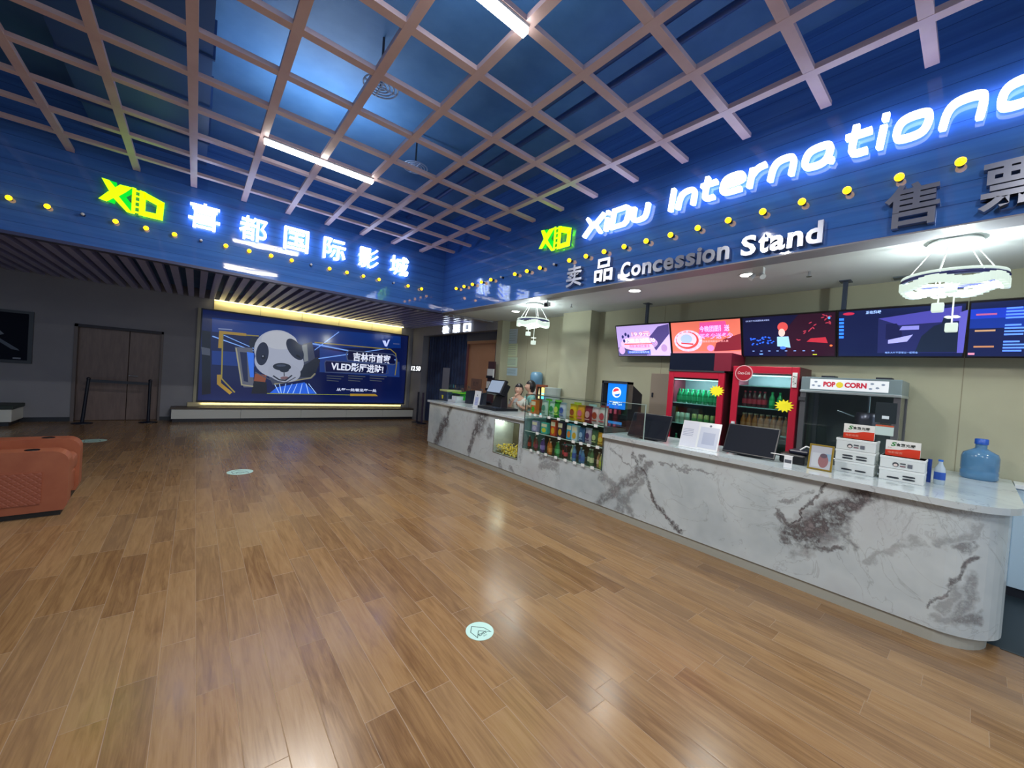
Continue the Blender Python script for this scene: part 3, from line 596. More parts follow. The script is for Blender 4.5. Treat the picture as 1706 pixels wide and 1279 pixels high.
b = MB(); b.box(x-.18, x+.18, y-.46, y-.14, ZT+.002, ZT+.05, mat('c8ccd4', .4)); b.box(x-.10, x+.10, y-.44, y-.16, ZT+.19, ZT+.205, mat('8fd83a', .4)); b.box(x-.12, x+.12, y-.4, y-.2, ZT+.05, ZT+.13, mat('dfe6ee', .3)); b.build('tray', t)
fr = FX(x-.202, y+.06, ZT+.04); b = MB(); b.prism([(-.02, 0), (.02, 0), (.035, .08), (-.035, .08)], fr, .0, .003, mat('e3d82c', .5)); b.build('cup_mark', t)
def tote(p, c, hc, label, wd=.2, h=.27):
    t = thing('paper_bag', label, 'bag', p, 0); x, y, z = p; b = MB(); M = mat(c, .5)
    b.add([(x-.05, y-wd/2, z), (x+.05, y-wd/2, z), (x+.05, y+wd/2, z), (x-.05, y+wd/2, z), (x-.03, y-wd/2-.01, z+h), (x+.06, y-wd/2+.01, z+h+.02), (x+.05, y+wd/2, z+h), (x-.04, y+wd/2, z+h-.01)], [(0, 3, 2, 1), (0, 1, 5, 4), (1, 2, 6, 5), (2, 3, 7, 6), (3, 0, 4, 7)], M); b.build('sack', t)
    b = MB(); b.tube([(x-.035, y-.05, z+h-.01), (x-.04, y-.03, z+h+.08), (x-.04, y+.03, z+h+.08), (x-.035, y+.05, z+h-.01)], .006, mat(hc, .5), 6); b.build('handle', t)
P_ = lambda a: at(a, 660, 0, 4.5).y
tote((4.5, P_(772), ZT), '35d04a', '7a4038', 'bright green upright bag on the counter beside the clear case', .13, .22)
tote((4.5, P_(783), ZT), '1b2233', '2c3038', 'black upright bag behind the white code stand', .2, .27); tote((4.66, P_(793), ZT), '232a3a', '505868', 'dark grey upright bag right of the black bag', .17, .24)
def easel(p, wd, h, label, face, rz=0, lean=.12):
    t = thing('table_sign', label, 'sign', p, rz); b = MB(); M = Matrix.Rotation(lean, 4, 'Y')
    b.box(-.004, .004, -wd/2, wd/2, 0, h, mat('e9edf0', .2), M); b.box(-.03, .07, -wd/2, wd/2, 0, .006, mat('dfe5ea', .2)); b.build('panel', t, False)
    fr = FR(M @ V((-.0045, 0, 0)), (0, -1, 0), M @ V((0, 0, 1))); b = MB(); face(b, fr); b.build('printed_face', t, False); return t
def f1(b, fr):
    b.flat(rect(-.055, .03, .055, .19), fr, mat('b9c2e6', .4), .0006); b.flat(ell(0, .225, .012, .016, 10), fr, mat('35406a', .4), .0006)
    for k in range(5): b.flat(rect(-.04, .05+k*.028, .04, .056+k*.028), fr, mat('7f8cc0', .4), .0012)
easel((4.2, 6.12, ZT), .20, .31, 'white upright payment stand on the counter left of the till', f1)
# till
t = thing('cash_register', 'black point of sale till with a tilted screen on the far counter', 'till', (4.36, 5.66, ZT), math.radians(-4)); t.scale = (1.3, 1.3, 1.3)
b = MB(); b.prism([(-.18, -.24), (.2, -.24), (.24, .0), (.2, .24), (-.18, .24)], FZ, 0, .035, BLACK); b.box(-.15, -.05, -.2, .0, .035, .042, mat('3c4a5c', .3)); b.build('base', t, False, .008)
b = MB(); b.add([(-.02, -.12, .035), (.1, -.12, .035), (.1, .12, .035), (-.02, .12, .035), (.03, -.07, .26), (.12, -.07, .26), (.12, .07, .26), (.03, .07, .26)], [(0, 1, 5, 4), (1, 2, 6, 5), (2, 3, 7, 6), (3, 0, 4, 7), (4, 5, 6, 7)], BLACK); b.build('stand', t, False, .006)
M = Matrix.Translation((-.03, 0, .32)) @ Matrix.Rotation(math.radians(24), 4, 'Y') @ Matrix.Diagonal((1, 1, .78, 1))
b = MB(); b.box(-.02, .03, -.19, .19, -.14, .14, BLACK, M); b.box(.03, .12, -.15, .15, -.12, .10, BLACK, M); b.build('screen_housing', t, False, .008)
b = MB(); b.box(-.0225, -.0202, -.165, .165, -.115, .115, mat('8f9fb4', .15, 0, .35), M); b.build('screen', t, False)
# ------------------------------------------------------------------ on the counter, near half
def monitor_back(p, rz, label, teal=False, wd=.48):
    t = thing('pos_monitor', label, 'monitor', p, rz); M = Matrix.Translation((0.06, 0, .158)) @ Matrix.Rotation(math.radians(26), 4, 'Y')
    b = MB(); b.box(-.012, .012, -wd/2, wd/2, -.16, .155, mat('161a22', .35), M); b.build('housing', t, False, .008)
    b = MB(); b.box(-.0145, -.0125, -wd/2+.012, wd/2-.012, -.145, .142, mat('141a26', .45, 0, 0, 1, 0, .08), M); b.build('screen', t, False)
    b = MB(); b.box(.04, .2, -.11, .11, 0, .015, BLACK); b.cyl((.15, 0, .015), (.075, 0, .17), .03, .025, BLACK, 10); b.build('stand', t, False, .005)
    if teal:
        pass
monitor_back((4.09, 2.42, ZT), math.radians(4), 'black customer monitor standing left of the white code sign')
monitor_back((4.22, 1.40, ZT), math.radians(1), 'black customer monitor standing right of the white code sign', True, .46)
def f2(b, fr):
    b.flat(rect(-.185, .01, -.025, .29), fr, mat('dfe3ee', .15), .0006); b.flat(rect(-.005, .02, .18, .25), fr, mat('c3cbdd', .3), .0006)
    b.flat(rect(.03, .06, .15, .19), fr, mat('a9b3cc', .3), .0012); b.flat(ell(.09, .265, .012, .012, 10), fr, mat('4a5470', .3), .0012)
    for k in range(5): b.flat(rect(-.175, .13+k*.018, -.07, .135+k*.018), fr, mat('8d97b5', .3), .0012)
easel((4.12, 1.845, ZT), .385, .30, 'wide white two-panel code sign on the counter between two monitors', f2, math.radians(6), .38)
t = thing('barcode_scanner', 'black scanner with white cable stand on the counter beside the picture frame', 'scanner', (4.4, 1.05, ZT))
b = MB(); b.box(4.3, 4.5, .96, 1.16, ZT, ZT+.09, BLACK); b.box(4.34, 4.48, .94, 1.1, ZT+.09, ZT+.13, mat('1d2136', .3)); b.build('body', t, bevel=.015)
b = MB(); b.tube([(4.38, 1.02, ZT+.13), (4.4, .98, ZT+.17), (4.4, .94, ZT+.16), (4.41, .92, ZT+.11)], .006, mat('f0f2f4', .4), 8); b.build('cable', t)
t = thing('table_card', 'small white folded price card at the counter front edge', 'card', (4.03, 1.03, ZT)); b = MB(); b.box(4.02, 4.024, .985, 1.045, ZT, ZT+.10, mat('f0f3f6', .4)); b.box(4.02, 4.05, .985, 1.15, ZT+.10, ZT+.104, mat('f5f7fa', .4)); b.build('card', t)
b = MB(); b.flat(rect(.005, .04, .055, .07), FX(4.0195, 1.045, ZT), mat('5a5f6a', .5)); b.build('printed_mark', t)
# picture frame
t = thing('picture_frame', 'gold framed small picture leaning on the counter by the white boxes', 'picture frame', (4.21, .835, ZT), math.radians(2)); M = Matrix.Rotation(.25, 4, 'Y')
b = MB(); fw_, fh = .17, .225
for a in ((-fw_/2, fw_/2, 0, .014), (-fw_/2, fw_/2, fh-.014, fh), (-fw_/2, -fw_/2+.014, .014, fh-.014), (fw_/2-.014, fw_/2, .014, fh-.014)): b.box(-.008, .008, a[0], a[1], a[2], a[3], mat('a98f3c', .3, .6), M)
b.build('frame', t, False, .003)
fr = FR(M @ V((-.004, 0, 0)), (0, -1, 0), M @ V((0, 0, 1))); b = MB(); b.flat(rect(-.073, .012, .073, .213), fr, mat('b9bcc4', .1)); b.flat(ell(.02, .085, .035, .06, 16), fr, mat('9c6f72', .2), .0005); b.flat(ell(.02, .13, .025, .02, 14), fr, mat('6a5c68', .2), .001); b.flat(rect(.03, .09, .07, .15), fr, mat('8fb0c8', .2), .0003); b.flat(rect(-.06, .03, .0, .15), fr, mat('c8cdd2', .1), .0002); b.build('picture', t, False)
b = MB(); b.box(.02, .026, -.02, .02, 0, .15, BLACK, Matrix.Translation((.07, 0, 0)) @ Matrix.Rotation(-.3, 4, 'Y')); b.build('strut', t, False)
# white box stacks with red cards
def boxstack(x, y, n, wd, label):
    for k in range(n):
        z = ZT+k*.098; lb = '%s white takeaway box in the %s stack on the counter' % (('bottom', 'middle' if n == 3 else 'top', 'top')[k], label)
        t = thing('takeaway_box', lb, 'box', (x, y, z), 0, 'white boxes in the %s stack' % label); b = MB(); b.box(x-.1, x+.1, y-wd/2, y+wd/2, z, z+.096, mat('dfe6e6', .4)); b.box(x-.103, x+.103, y-wd/2-.003, y+wd/2+.003, z+.076, z+.096, mat('e8eeee', .4)); b.build('carton', t, bevel=.003)
        fr = FX(x-.1035, y, z); b = MB()
        if k == n-1:
            b.flat(ell(-.035, .035, .018, .018, 18), fr, mat('3a3f48', .5), .0006); b.flat(ell(-.035, .031, .012, .011, 14), fr, mat('e8d8d4', .5), .0012)
            for q in range(2): b.flat(rect(-.01, .042-q*.02, .022, .052-q*.02), fr, mat('8a6a72' if q else '4a5058', .5), .0006)
            b.flat(rect(.032, .02, .06, .05), fr, mat('6a6f7a', .5), .0006); b.build('printed_mark', t)
        else:
            for q in range(2):
                for e in (-.045, .045):
                    if n == 3 and k == 0 and q: continue
                    if n == 2 and q and e < 0: continue
                    b.flat(chaik([(e-.032, .02+q*.022), (e+.032, .02+q*.022), (e+.036, .026+q*.022), (e+.032, .033+q*.022), (e-.032, .033+q*.022), (e-.036, .026+q*.022)], 1, True), fr, mat('2c333c', .6), .0006)
            b.build('vent_slots', t)
def redcard(x, y, z, label):
    t = thing('coupon_card', label, 'card', (x, y, z)); wd, h = .2, .125; b = MB(); b.box(x, x+.035, y-wd/2, y+wd/2, z, z+h, mat('f3f4f0', .4)); b.build('card', t)
    fr = FX(x-.0005, y+wd/2, z); b = MB(); R = mat('e8432a', .45)
    b.flat([(0, 0), (wd, 0), (wd, h*.55), (wd*.66, h*.54), (wd*.4, h*.42), (0, h*.36)], fr, R, .0003); b.text('S', fr, .028, .078, .028, .034, mat('1f8a3c', .5), .0008, None, .03, None, .3); b.text('食惠光圈', fr, .06, .08, .11, .026, mat('2a3430', .5), .0008, None, .02); b.text('电影观赏', fr, .016, .018, .085, .018, mat('f7b6a0', .5), .0008); b.text('月卡', fr, .012, .06, .024, .01, mat('c05a3a', .5), .0008); b.build('printed_face', t)
boxstack(4.5, .64, 3, .255, 'left'); boxstack(4.5, .352, 2, .255, 'right')
redcard(4.46, .635, ZT+.294, 'red and white coupon card standing on the taller box stack'); redcard(4.46, .36, ZT+.196, 'red and white coupon card standing on the shorter box stack')
t = thing('side_cabinet', 'pale blue white cabinet standing against the wall beyond the counter end', 'cabinet', (5.72, -.8, 0)); b = MB(); b.box(5.6, 5.845, -1.4, -.26, .08, .95, mat('c3dcec', .3)); b.build('body', t, bevel=.006); b = MB(); b.box(5.62, 5.845, -1.4, -.26, 0, .079, BB); b.build('plinth', t); b = MB(); b.box(5.58, 5.845, -1.4, -.255, .951, .985, mat('dfe6ea', .3)); b.build('top', t)
# water bottle + blue tube
p = at(1565, 806, 2, ZT); t = bottle((4.66, .155, ZT), 'b9cad8', '2a6fd0', '2a58b8', 'small water bottle with blue cap and label near the right boxes', .2, .032, None, 'water_bottle')
b = MB(); b.cyl((4.69, .215, ZT), (4.69, .215, ZT+.19), .013, None, mat('1c3f96', .3), 12); tag(b.build('marker_tube'), 'thin dark blue upright tube beside the small water bottle', 'tube')
t = thing('water_jug', 'large blue water cooler jug standing upright at the counter end', 'jug', (5.5, -.05, ZT)); x, y, z = 5.5, -.05, ZT; JM = mat((.16, .38, .68), .1, 0, 0, 1, .55)
b = MB(); b.lathe([(.10, 0), (.115, .012), (.115, .07), (.11, .08), (.115, .09), (.115, .2), (.104, .235), (.06, .262), (.036, .28), (.036, .32)], (x, y, z), JM, 28); b.build('body', t)
b = MB(); b.lathe([(.042, .315), (.042, .36), (.034, .365)], (x, y, z), mat('1f55b8', .35), 20); b.build('cap', t)
# ------------------------------------------------------------------ back counter and machines
WC = mat('b8bab0', .5)
t = thing('back_counter', 'low white back counter along the wall under the drink machine', 'counter', (5.55, 3.5, 0)); b = MB(); b.box(5.36, 5.59, 2.95, 5.9, 0, .84, WC); b.build('body', t); b = MB(); b.box(5.34, 5.59, 2.93, 5.92, .84, .875, MTOP); b.box(5.18, 5.34, 2.93, 4.2, .84, .875, MTOP); b.build('countertop', t)
t = thing('drink_dispenser', 'black soda dispenser with glowing blue front panel and round red white blue emblem', 'dispenser', (5.4, 3.66, .875))
y0, y1 = 3.93, 3.44; b = MB(); b.prism([(-5.2, .875), (-5.2, 1.66), (-5.26, 1.66), (-5.585, 1.48), (-5.585, .875)], FR((0, 0, 0), (-1, 0, 0), (0, 0, 1)), -y0, -y1, mat('181d26', .4)) if 0 else None
b = MB(); b.add([(x, y, z) for y in (y1, y0) for x, z in ((5.22, .876), (5.22, 1.62), (5.3, 1.62), (5.585, 1.48), (5.585, .876))], [(0, 1, 2, 3, 4), (9, 8, 7, 6, 5), (0, 5, 6, 1), (1, 6, 7, 2), (2, 7, 8, 3), (3, 8, 9, 4), (4, 9, 5, 0)], mat('181d26', .4)); b.build('body', t)
b = MB(); b.box(5.18, 5.3, y1-.01, y1+.02, 1.24, 1.66, STEEL); b.box(5.18, 5.3, y0-.02, y0+.01, 1.24, 1.66, STEEL); b.box(5.18, 5.3, y1-.01, y0+.01, 1.625, 1.665, STEEL); b.build('frame', t)
fr = FX(5.217, y0, 1.24); b = MB(); b.flat(rect(.0, 0, .09, .385), fr, mat('1a1c24', .3), .001); b.flat(rect(.09, -.02, .44, .385), fr, mat((.005, .14, .62), .3, 0, .9), .001)
b.flat(ell(.26, .245, .082, .082, 28), fr, mat((.8, .85, .95), .3, 0, .9), .002); b.flat(ell(.255, .262, .06, .05, 20, .35, math.pi+.35), fr, mat((.75, .03, .05), .3, 0, .8), .003); b.flat(ell(.27, .222, .055, .04, 20, math.pi+.35, 2*math.pi+.35), fr, mat((.01, .12, .6), .3, 0, .8), .003)
b.text('PEPSI', fr, .14, .045, .23, .05, mat((.85, .9, 1), .3, 0, .9), .002, None, .01); b.build('front_panel', t)
b = MB(); fr = FX(5.217, y0, .9); b.flat(rect(0.02, .04, .46, .33), fr, mat('14181f', .3), .001)
b.build('dispensing_bay', t); b = MB(); b.flat(rect(.04, .02, .4, .12), fr, mat((.02, .22, .6), .4, 0, .35), .003); b.build('drip_panel', t)
for k, c in enumerate(('6fbf9f', 'd8607a', 'd8607a', '7a1f2c')):
    b = MB(); yv = y0-.1-k*.085; b.box(5.19, 5.216, yv-.018, yv+.018, 1.14, 1.21, mat(c, .3)); b.build('valve', t, bevel=.006)
# fridges
RED = mat('b81c38', .35); FB = mat('2a2230', .5)
def fridge(y0, y1, xf, z1, label, key):
    t = thing('drinks_fridge', label, 'fridge', (xf+.3, (y0+y1)/2, 0)); wd = y0-y1; xb = xf+.49
    b = MB(); b.box(xf+.04, xb, y1, y1+.03, .1, z1, mat('5a1a2a', .4)); b.box(xf+.04, xb, y0-.03, y0, .1, z1, mat('5a1a2a', .4)); b.box(xf+.04, xb, y1+.03, y0-.03, z1-.1, z1, mat('5a1a2a', .4)); b.box(xb-.03, xb, y1+.03, y0-.03, .1, z1-.1, mat('4b545c', .5)); b.box(xf+.04, xb, y1, y0, 0, .1, FB); b.build('cabinet', t)
    b = MB(); e = .075
    b.box(xf, xf+.038, y1, y1+e, .12, z1, RED); b.box(xf, xf+.038, y0-e, y0, .12, z1, RED); b.box(xf, xf+.038, y1+e, y0-e, z1-.085, z1, RED); b.box(xf, xf+.038, y1+e, y0-e, .12, .3, RED); d = b.build('door', t, bevel=.006)
    b = MB(); b.box(xf+.015, xf+.021, y1+e, y0-e, .3, z1-.085, GLASSG); b.build('pane', d)
    b = MB(); b.box(xf+.1, xf+.11, y1+.04, y0-.04, z1-.115, z1-.105, mat((.8, .95, 1), .4, 0, 2.2)); b.build('inner_lamp', t)
    lamp('fridge_glow', 'AREA', (xf+.14, (y0+y1)/2, z1-.12), 7, (.8, .95, 1), .05, (0, math.radians(-35), 0), t, None, wd*.8)
    for z in key: b = MB(); b.box(xf+.07, xb-.04, y1+.035, y0-.035, z-.012, z, mat('b4c4cc', .4)); b.build('shelf', t)
    return t, xf, e
def starburst(fr, cx, cz, r, m, b, d):
    pts = []
    for i in range(26): a = 2*math.pi*i/26; rr = r*1.08 if i % 2 else r*.70; pts.append((cx+rr*math.cos(a)*1.1, cz+rr*.85*math.sin(a)))
    b.prism(pts, fr, d, d+.002, m)
YEL = mat((.92, .80, .02), .5, 0, .12)
f1_, xf, e = fridge(2.86, 2.10, 5.30, 1.86, 'red glass door fridge of green drinks, left of the two fridges', (.75, 1.13, 1.42))
b = MB(); fr = FX(5.298, 2.18, 1.62); starburst(fr, 0, 0, .085, YEL, b, .001); b.build('price_burst', f1_)
b = MB(); b.box(5.3, 5.75, 2.24, 2.86, 1.885, 2.12, mat('1d2233', .08)); b.box(5.3, 5.75, 2.03, 2.24, 1.885, 2.12, mat('7a1f35', .35)); b.build('header_box', f1_)
b = MB(); b.box(5.29, 5.76, 2.1, 2.86, 1.862, 1.882, STEEL); b.build('top_rail', f1_)
f2_, xf, e = fridge(2.0, 1.30, 5.30, 1.955, 'red glass door fridge of cola and orange drinks, right of the two fridges', (.75, 1.14, 1.45, 1.72))
b = MB(); fr = FX(5.298, 1.42, 1.5); starburst(fr, 0, 0, .085, YEL, b, .001); b.build('price_burst', f2_)
b = MB(); fr = FX(5.298, 1.87, 1.865); b.prism(ell(0, 0, .10, .10, 28), fr, .001, .012, mat('d8a8b0', .4)); b.prism(ell(0, 0, .09, .09, 28), fr, .012, .014, mat('a5182e', .4)); b.text('Coca-Cola', fr, -.07, -.015, .14, .035, mat('f4e8ea', .5), .015, None, .0, None, .2); b.build('round_badge', f2_)
b = MB(); b.box(5.27, 5.3, 1.93, 1.965, 1.0, 1.25, mat('d8dde2', .4)); b.build('handle', f2_); b = MB(); b.box(5.285, 5.299, 1.315, 1.36, 1.72, 1.89, mat('e4eaea', .4)); b.text('可口', FX(5.284, 1.358, 1.75), .003, .0, .035, .1, mat('3a4a44', .4)); b.build('side_label', f2_)
def can(loc, c1, c2, label, group, h=.125, r=.03, name='drink_can'):
    t = thing(name, label, 'can', loc, 0, group); b = MB(); b.lathe([(r*.8, 0), (r, .008), (r, h-.012), (r*.8, h)], (0, 0, 0), mat(c1, .25, .3), 12); b.build('body', t, False)
    b = MB(); b.lathe([(r*1.02, h*.3), (r*1.02, h*.6)], (0, 0, 0), mat(c2, .4), 12); b.build('printed_band', t, False); return t
def crow(fn, x, ys, z, lab, group):
    p = None
    for i, y in enumerate(ys):
        lb = lab % ordn(i)
        if p is None: p = fn((x, y, z), lb, group)
        else: dup(p, (x, y, z), None, lb, group)
rng = lambda a, b_, n: [a+(b_-a)*i/(n-1) for i in range(n)]
crow(lambda l, lb, g: bottle(l, '0f7a4c', '1c9a5a', '2f9a68', lb, .2, .031, g), 5.42, rng(2.74, 2.22, 8), 1.42, 'green drink bottle on the top shelf of the left fridge, %s from left', 'green bottles in the left fridge')
crow(lambda l, lb, g: bottle(l, '0c6a44', '1c8a5a', '2a8a60', lb, .2, .031, g), 5.52, rng(2.74, 2.22, 8), 1.42, 'green drink bottle in the second row of the left fridge top shelf, %s from left', 'rear green bottles in the left fridge')
crow(lambda l, lb, g: can(l, 'd8dcd0', '8a9a8a', lb, g, .15, .034), 5.42, rng(2.74, 2.60, 3), 1.13, 'pale can on the middle shelf of the left fridge, %s from left', 'pale cans in the left fridge')
crow(lambda l, lb, g: can(l, 'c8b878', '5a8a4a', lb, g, .15, .034), 5.42, rng(2.50, 2.25, 4), 1.13, 'yellowish can on the middle shelf of the left fridge, %s of four', 'yellowish cans in the left fridge')
crow(lambda l, lb, g: bottle(l, '5a1420', 'd8304a', 'c8243c', lb, .2, .03, g), 5.42, rng(1.88, 1.66, 5), 1.45, 'cola bottle with red cap in the right fridge, %s from left', 'cola bottles in the right fridge')
crow(lambda l, lb, g: bottle(l, '1f9a5a', '2fb86a', '3fc07a', lb, .2, .03, g), 5.42, rng(1.58, 1.50, 2), 1.45, 'green bottle right of the cola bottles in the right fridge, %s of two', 'green bottles in the right fridge')
crow(lambda l, lb, g: bottle(l, 'b85a28', 'c8a08a', 'c87048', lb, .23, .031, g), 5.42, rng(1.88, 1.42, 8), 1.14, 'orange drink bottle on the lower shelf of the right fridge, %s from left', 'orange bottles in the right fridge')
crow(lambda l, lb, g: bottle(l, 'a85030', 'b8948a', 'b86040', lb, .23, .031, g), 5.5, rng(1.88, 1.42, 8), 1.14, 'orange drink bottle in the second row of the right fridge, %s from left', 'rear orange bottles in the right fridge')
crow(lambda l, lb, g: bottle(l, '3f7a5a', '8ab89a', '5a9a7a', lb, .22, .031, g), 5.42, rng(2.74, 2.22, 7), .75, 'bottle on the lowest shelf of the left fridge, %s from left', 'low bottles in the left fridge')
# popcorn machine and its cabinet
t = thing('machine_cabinet', 'white cabinet under the popcorn machine by the wall', 'cabinet', (5.5, .85, 0)); b = MB(); b.box(5.18, 5.84, .42, 1.28, 0, .85, WC); b.build('body', t)
for k in range(2): b = MB(); b.box(5.16, 5.18, .44+k*.42, .84+k*.42, .05, .82, WC); b.build('door', t, bevel=.004)
t = thing('popcorn_machine', 'steel and glass popcorn machine with a red lettered white sign', 'popcorn machine', (5.5, .85, .85)); x0, x1, y0, y1 = 5.2, 5.8, 1.25, .46
b = MB(); b.box(x0, x1, y1, y0, .85, 1.0, STEEL); b.build('base', t, bevel=.004)
b = MB(); b.box(x0-.005, x1, y1, y0, 1.70, 1.845, mat('8fa3aa', .35, .5)); b.box(x0-.02, x1, y1-.005, y0+.005, 1.675, 1.70, mat('c4ced2', .3, .7)); b.build('top', t, bevel=.004)
for a in ((x0, y1), (x0, y0-.05), (x1-.05, y1), (x1-.05, y0-.05)): b = MB(); b.box(a[0], a[0]+.05, a[1], a[1]+.05, 1.0, 1.675, mat('8e8f95', .3, .8)); b.build('corner_post', t)
b = MB(); b.box(x0+.01, x0+.015, y1+.05, y0-.05, 1.0, 1.675, GLASS); b.box(x0+.05, x1-.05, y1+.01, y1+.015, 1.0, 1.675, GLASS); b.box(x0+.05, x1-.05, y0-.015, y0-.01, 1.0, 1.675, GLASS); b.build('glass', t); b = MB(); b.box(x1-.02, x1-.01, y1+.05, y0-.05, 1.0, 1.675, mat('50585a', .35, .4)); b.build('back_plate', t)
fr = FX(x0-.006, y0-.08, 1.715); b = MB(); b.flat(rect(0, 0, .62, .11), fr, mat('e8ecf2', .4, 0, .15), .001); PR = mat('c8203c', .4, 0, .1)
b.text('POP', fr, .115, .03, .10, .055, PR, .002, None, .05); b.text('CORN', fr, .29, .03, .17, .055, PR, .002, None, .05); b.flat(ell(.25, .055, .03, .032, 9), fr, mat('e8d23c', .4, 0, .1), .002)
for k, (cx, cz) in enumerate(((.03, .04), (.05, .08), (.08, .035), (.5, .08), (.54, .04), (.58, .075), (.49, .03))): b.flat(ell(cx, cz, .014, .010, 9), fr, mat('8fa0b8', .4), .0015)
b.build('sign_panel', t)
b = MB(); b.lathe([(.09, 1.36), (.1, 1.38), (.1, 1.49), (.085, 1.5)], (5.5, .72, 0), mat('7a7486', .3, .8), 20); b.cyl((5.5, .72, 1.5), (5.5, .72, 1.675), .012, None, STEEL, 8); b.cyl((5.42, .82, 1.45), (5.36, .95, 1.5), .01, None, STEEL, 6); b.build('kettle', t)
b = MB(); b.box(x0-.004, x0, .49, .62, 1.30, 1.40, mat('c9dcd8', .4)); b.box(x0-.005, x0-.004, .49, .62, 1.385, 1.4, mat('c85a3a', .4)); b.box(x0-.004, x0, .53, .58, 1.46, 1.49, mat('dfe8f0', .4)); b.box(x0-.003, x0, .48, .63, 1.42, 1.62, mat('2a3238', .3)); b.build('control_labels', t)
for k, yv in enumerate((1.07, .62)): b = MB(); b.box(5.45, 5.6, yv-.06, yv+.06, 1.846, 1.875, DARK); b.build('roof_vent', t)
b = MB(); b.box(x0-.02, x0-.0, y0-.05, y0+.01, 1.58, 1.62, STEEL); b.build('hinge', t)
# items behind: pale bucket machine with jug, on the back counter
t = thing('water_cooler', 'water cooler with blue jug standing behind the two staff', 'water cooler', (5.65, 6.2, 0)); b = MB(); b.box(5.58, 5.80, at(893, 640, 0, 5.65).y-.15, at(893, 640, 0, 5.65).y+.15, 0, 1.4, mat('c9ccc8', .4)); b.build('body', t, bevel=.01)
b = MB(); b.lathe([(.05, 1.40), (.06, 1.44), (.135, 1.50), (.135, 1.68), (.12, 1.74), (.08, 1.76)], (5.70, at(893, 640, 0, 5.70).y, 0), mat((.2, .4, .6), .15, 0, 0, 1, .3), 20); b.build('jug', t)
t = thing('bucket_stack', 'pale mint cylindrical popcorn tub stack on the back counter', 'tubs', (5.42, 5.72, .875)); b = MB(); b.lathe([(.14, .876), (.16, 1.43), (.165, 1.44), (.165, 1.46)], (5.46, at(921, 650, 0, 5.46).y, 0), mat('b9c8c4', .5), 24); b.build('tubs', t)
t = thing('tablet', 'bright screen on an orange cabinet behind the second staff member', 'screen', (5.3, 6.02, .875)); b = MB(); YT = at(893, 645, 0, 5.4).y; b.box(5.401, 5.47, YT-.27, YT, .876, 1.5, mat('8a4a34', .5)); b.build('housing', t); b = MB(); b.flat(rect(.04, .3, .26, .54), FX(5.40, YT, .916), mat('2a2420', .3)); b.flat([(.08, .3), (.13, .3), (.10, .52)], FX(5.40, YT, .916), mat((1, .75, .35), .4, 0, 1.2), .001); b.flat(rect(.17, .3, .25, .42), FX(5.40, YT, .916), mat((.2, .8, .9), .4, 0, .9), .001); b.flat(rect(.17, .42, .25, .53), FX(5.40, YT, .916), mat((1, .7, .2), .4, 0, .9), .001); b.build('screen', t)
# wall door panel beside fridge
t = struct(bpy.data.objects.new('door_2', None)); COL.objects.link(t); t.location = (XW, 3.15, 0); b = MB(); b.box(XW-.02, XW, 2.5, 3.45, 0, 1.84, mat('8d8074', .5)); d = b.build('door_leaf', t, bevel=.004); b = MB(); b.cyl((XW-.03, 3.4, 1.45), (XW-.03, 3.4, 1.52), .015, None, DARK, 8); b.build('handle', d)
# ------------------------------------------------------------------ menu screens
def menu(y0, y1, label, paint):
    th = math.atan2(.16, .5); u = V((-math.sin(th), 0, math.cos(th))); h = .535
    t = thing('menu_screen', label, 'screen', (5.66, (y0+y1)/2, 2.10)); fr = FR((5.66, y0, 2.10), (0, -1, 0), u); wd = y0-y1; fr = (fr[0], fr[1], fr[2], fr[1].cross(fr[2]))
    b = MB(); b.prism(rect(0.003, 0, wd-.003, h), fr, -.05, 0, mat('10131b', .35)); b.build('housing', t)
    b = MB(); b.flat(rect(.016, .016, wd-.016, h-.016), fr, paint[0], .001); paint[1](b, fr, wd, h); b.build('screen', t); return t
def E_(c, k=1.): return mat(hx(c), .35, 0, k*.62)
def s1(b, f, w, h):
    d = .002; b.flat([(.55, .02), (w-.02, .02), (w-.02, .46), (w-.12, .44)], f, E_('c9b3e6'), d); b.flat([(.60, .30), (.78, .48), (w-.02, .51), (w-.02, .36), (.72, .1)], f, E_('4a3f7a'), d+.001)
    b.flat(rect(.02, .02, .62, .16), f, E_('4b4a78'), d); b.flat(ell(.42, .22, .34, .12, 26), f, E_('e2b8e0'), d+.001)
    for x, y in ((.13, .34), (.19, .38), (.24, .35), (.15, .27), (.22, .27)): b.flat(ell(x, y, .022, .03, 12), f, E_('252a68'), d+.002)
    b.text('19.9元', f, .30, .33, .34, .085, E_('d8403a', 1.1), d+.003, None, .05); b.text('19.9元', f, .305, .335, .33, .075, E_('f6e6ff', 1.3), d+.004, None, .01)
    b.text('充值立减活动', f, .17, .235, .55, .07, E_('f4eaff', 1.4), d+.003, None, .01); b.flat(rect(.15, .205, .66, .22), f, E_('e0503a'), d+.002)
    b.text('观影满减优惠多', f, .24, .15, .38, .05, E_('e0408a', 1.2), d+.003); b.flat(rect(.2, .055, .62, .10), f, E_('3a5ae8', 1.1), d+.002); b.text('活动时间以现场为准', f, .22, .06, .38, .034, E_('c8d8ff', 1.4), d+.003)
    b.flat(ell(.09, .11, .06, .07, 14), f, E_('d0a8ec'), d+.002); b.flat(ell(.86, .14, .05, .06, 12), f, E_('b08ac0'), d+.002)
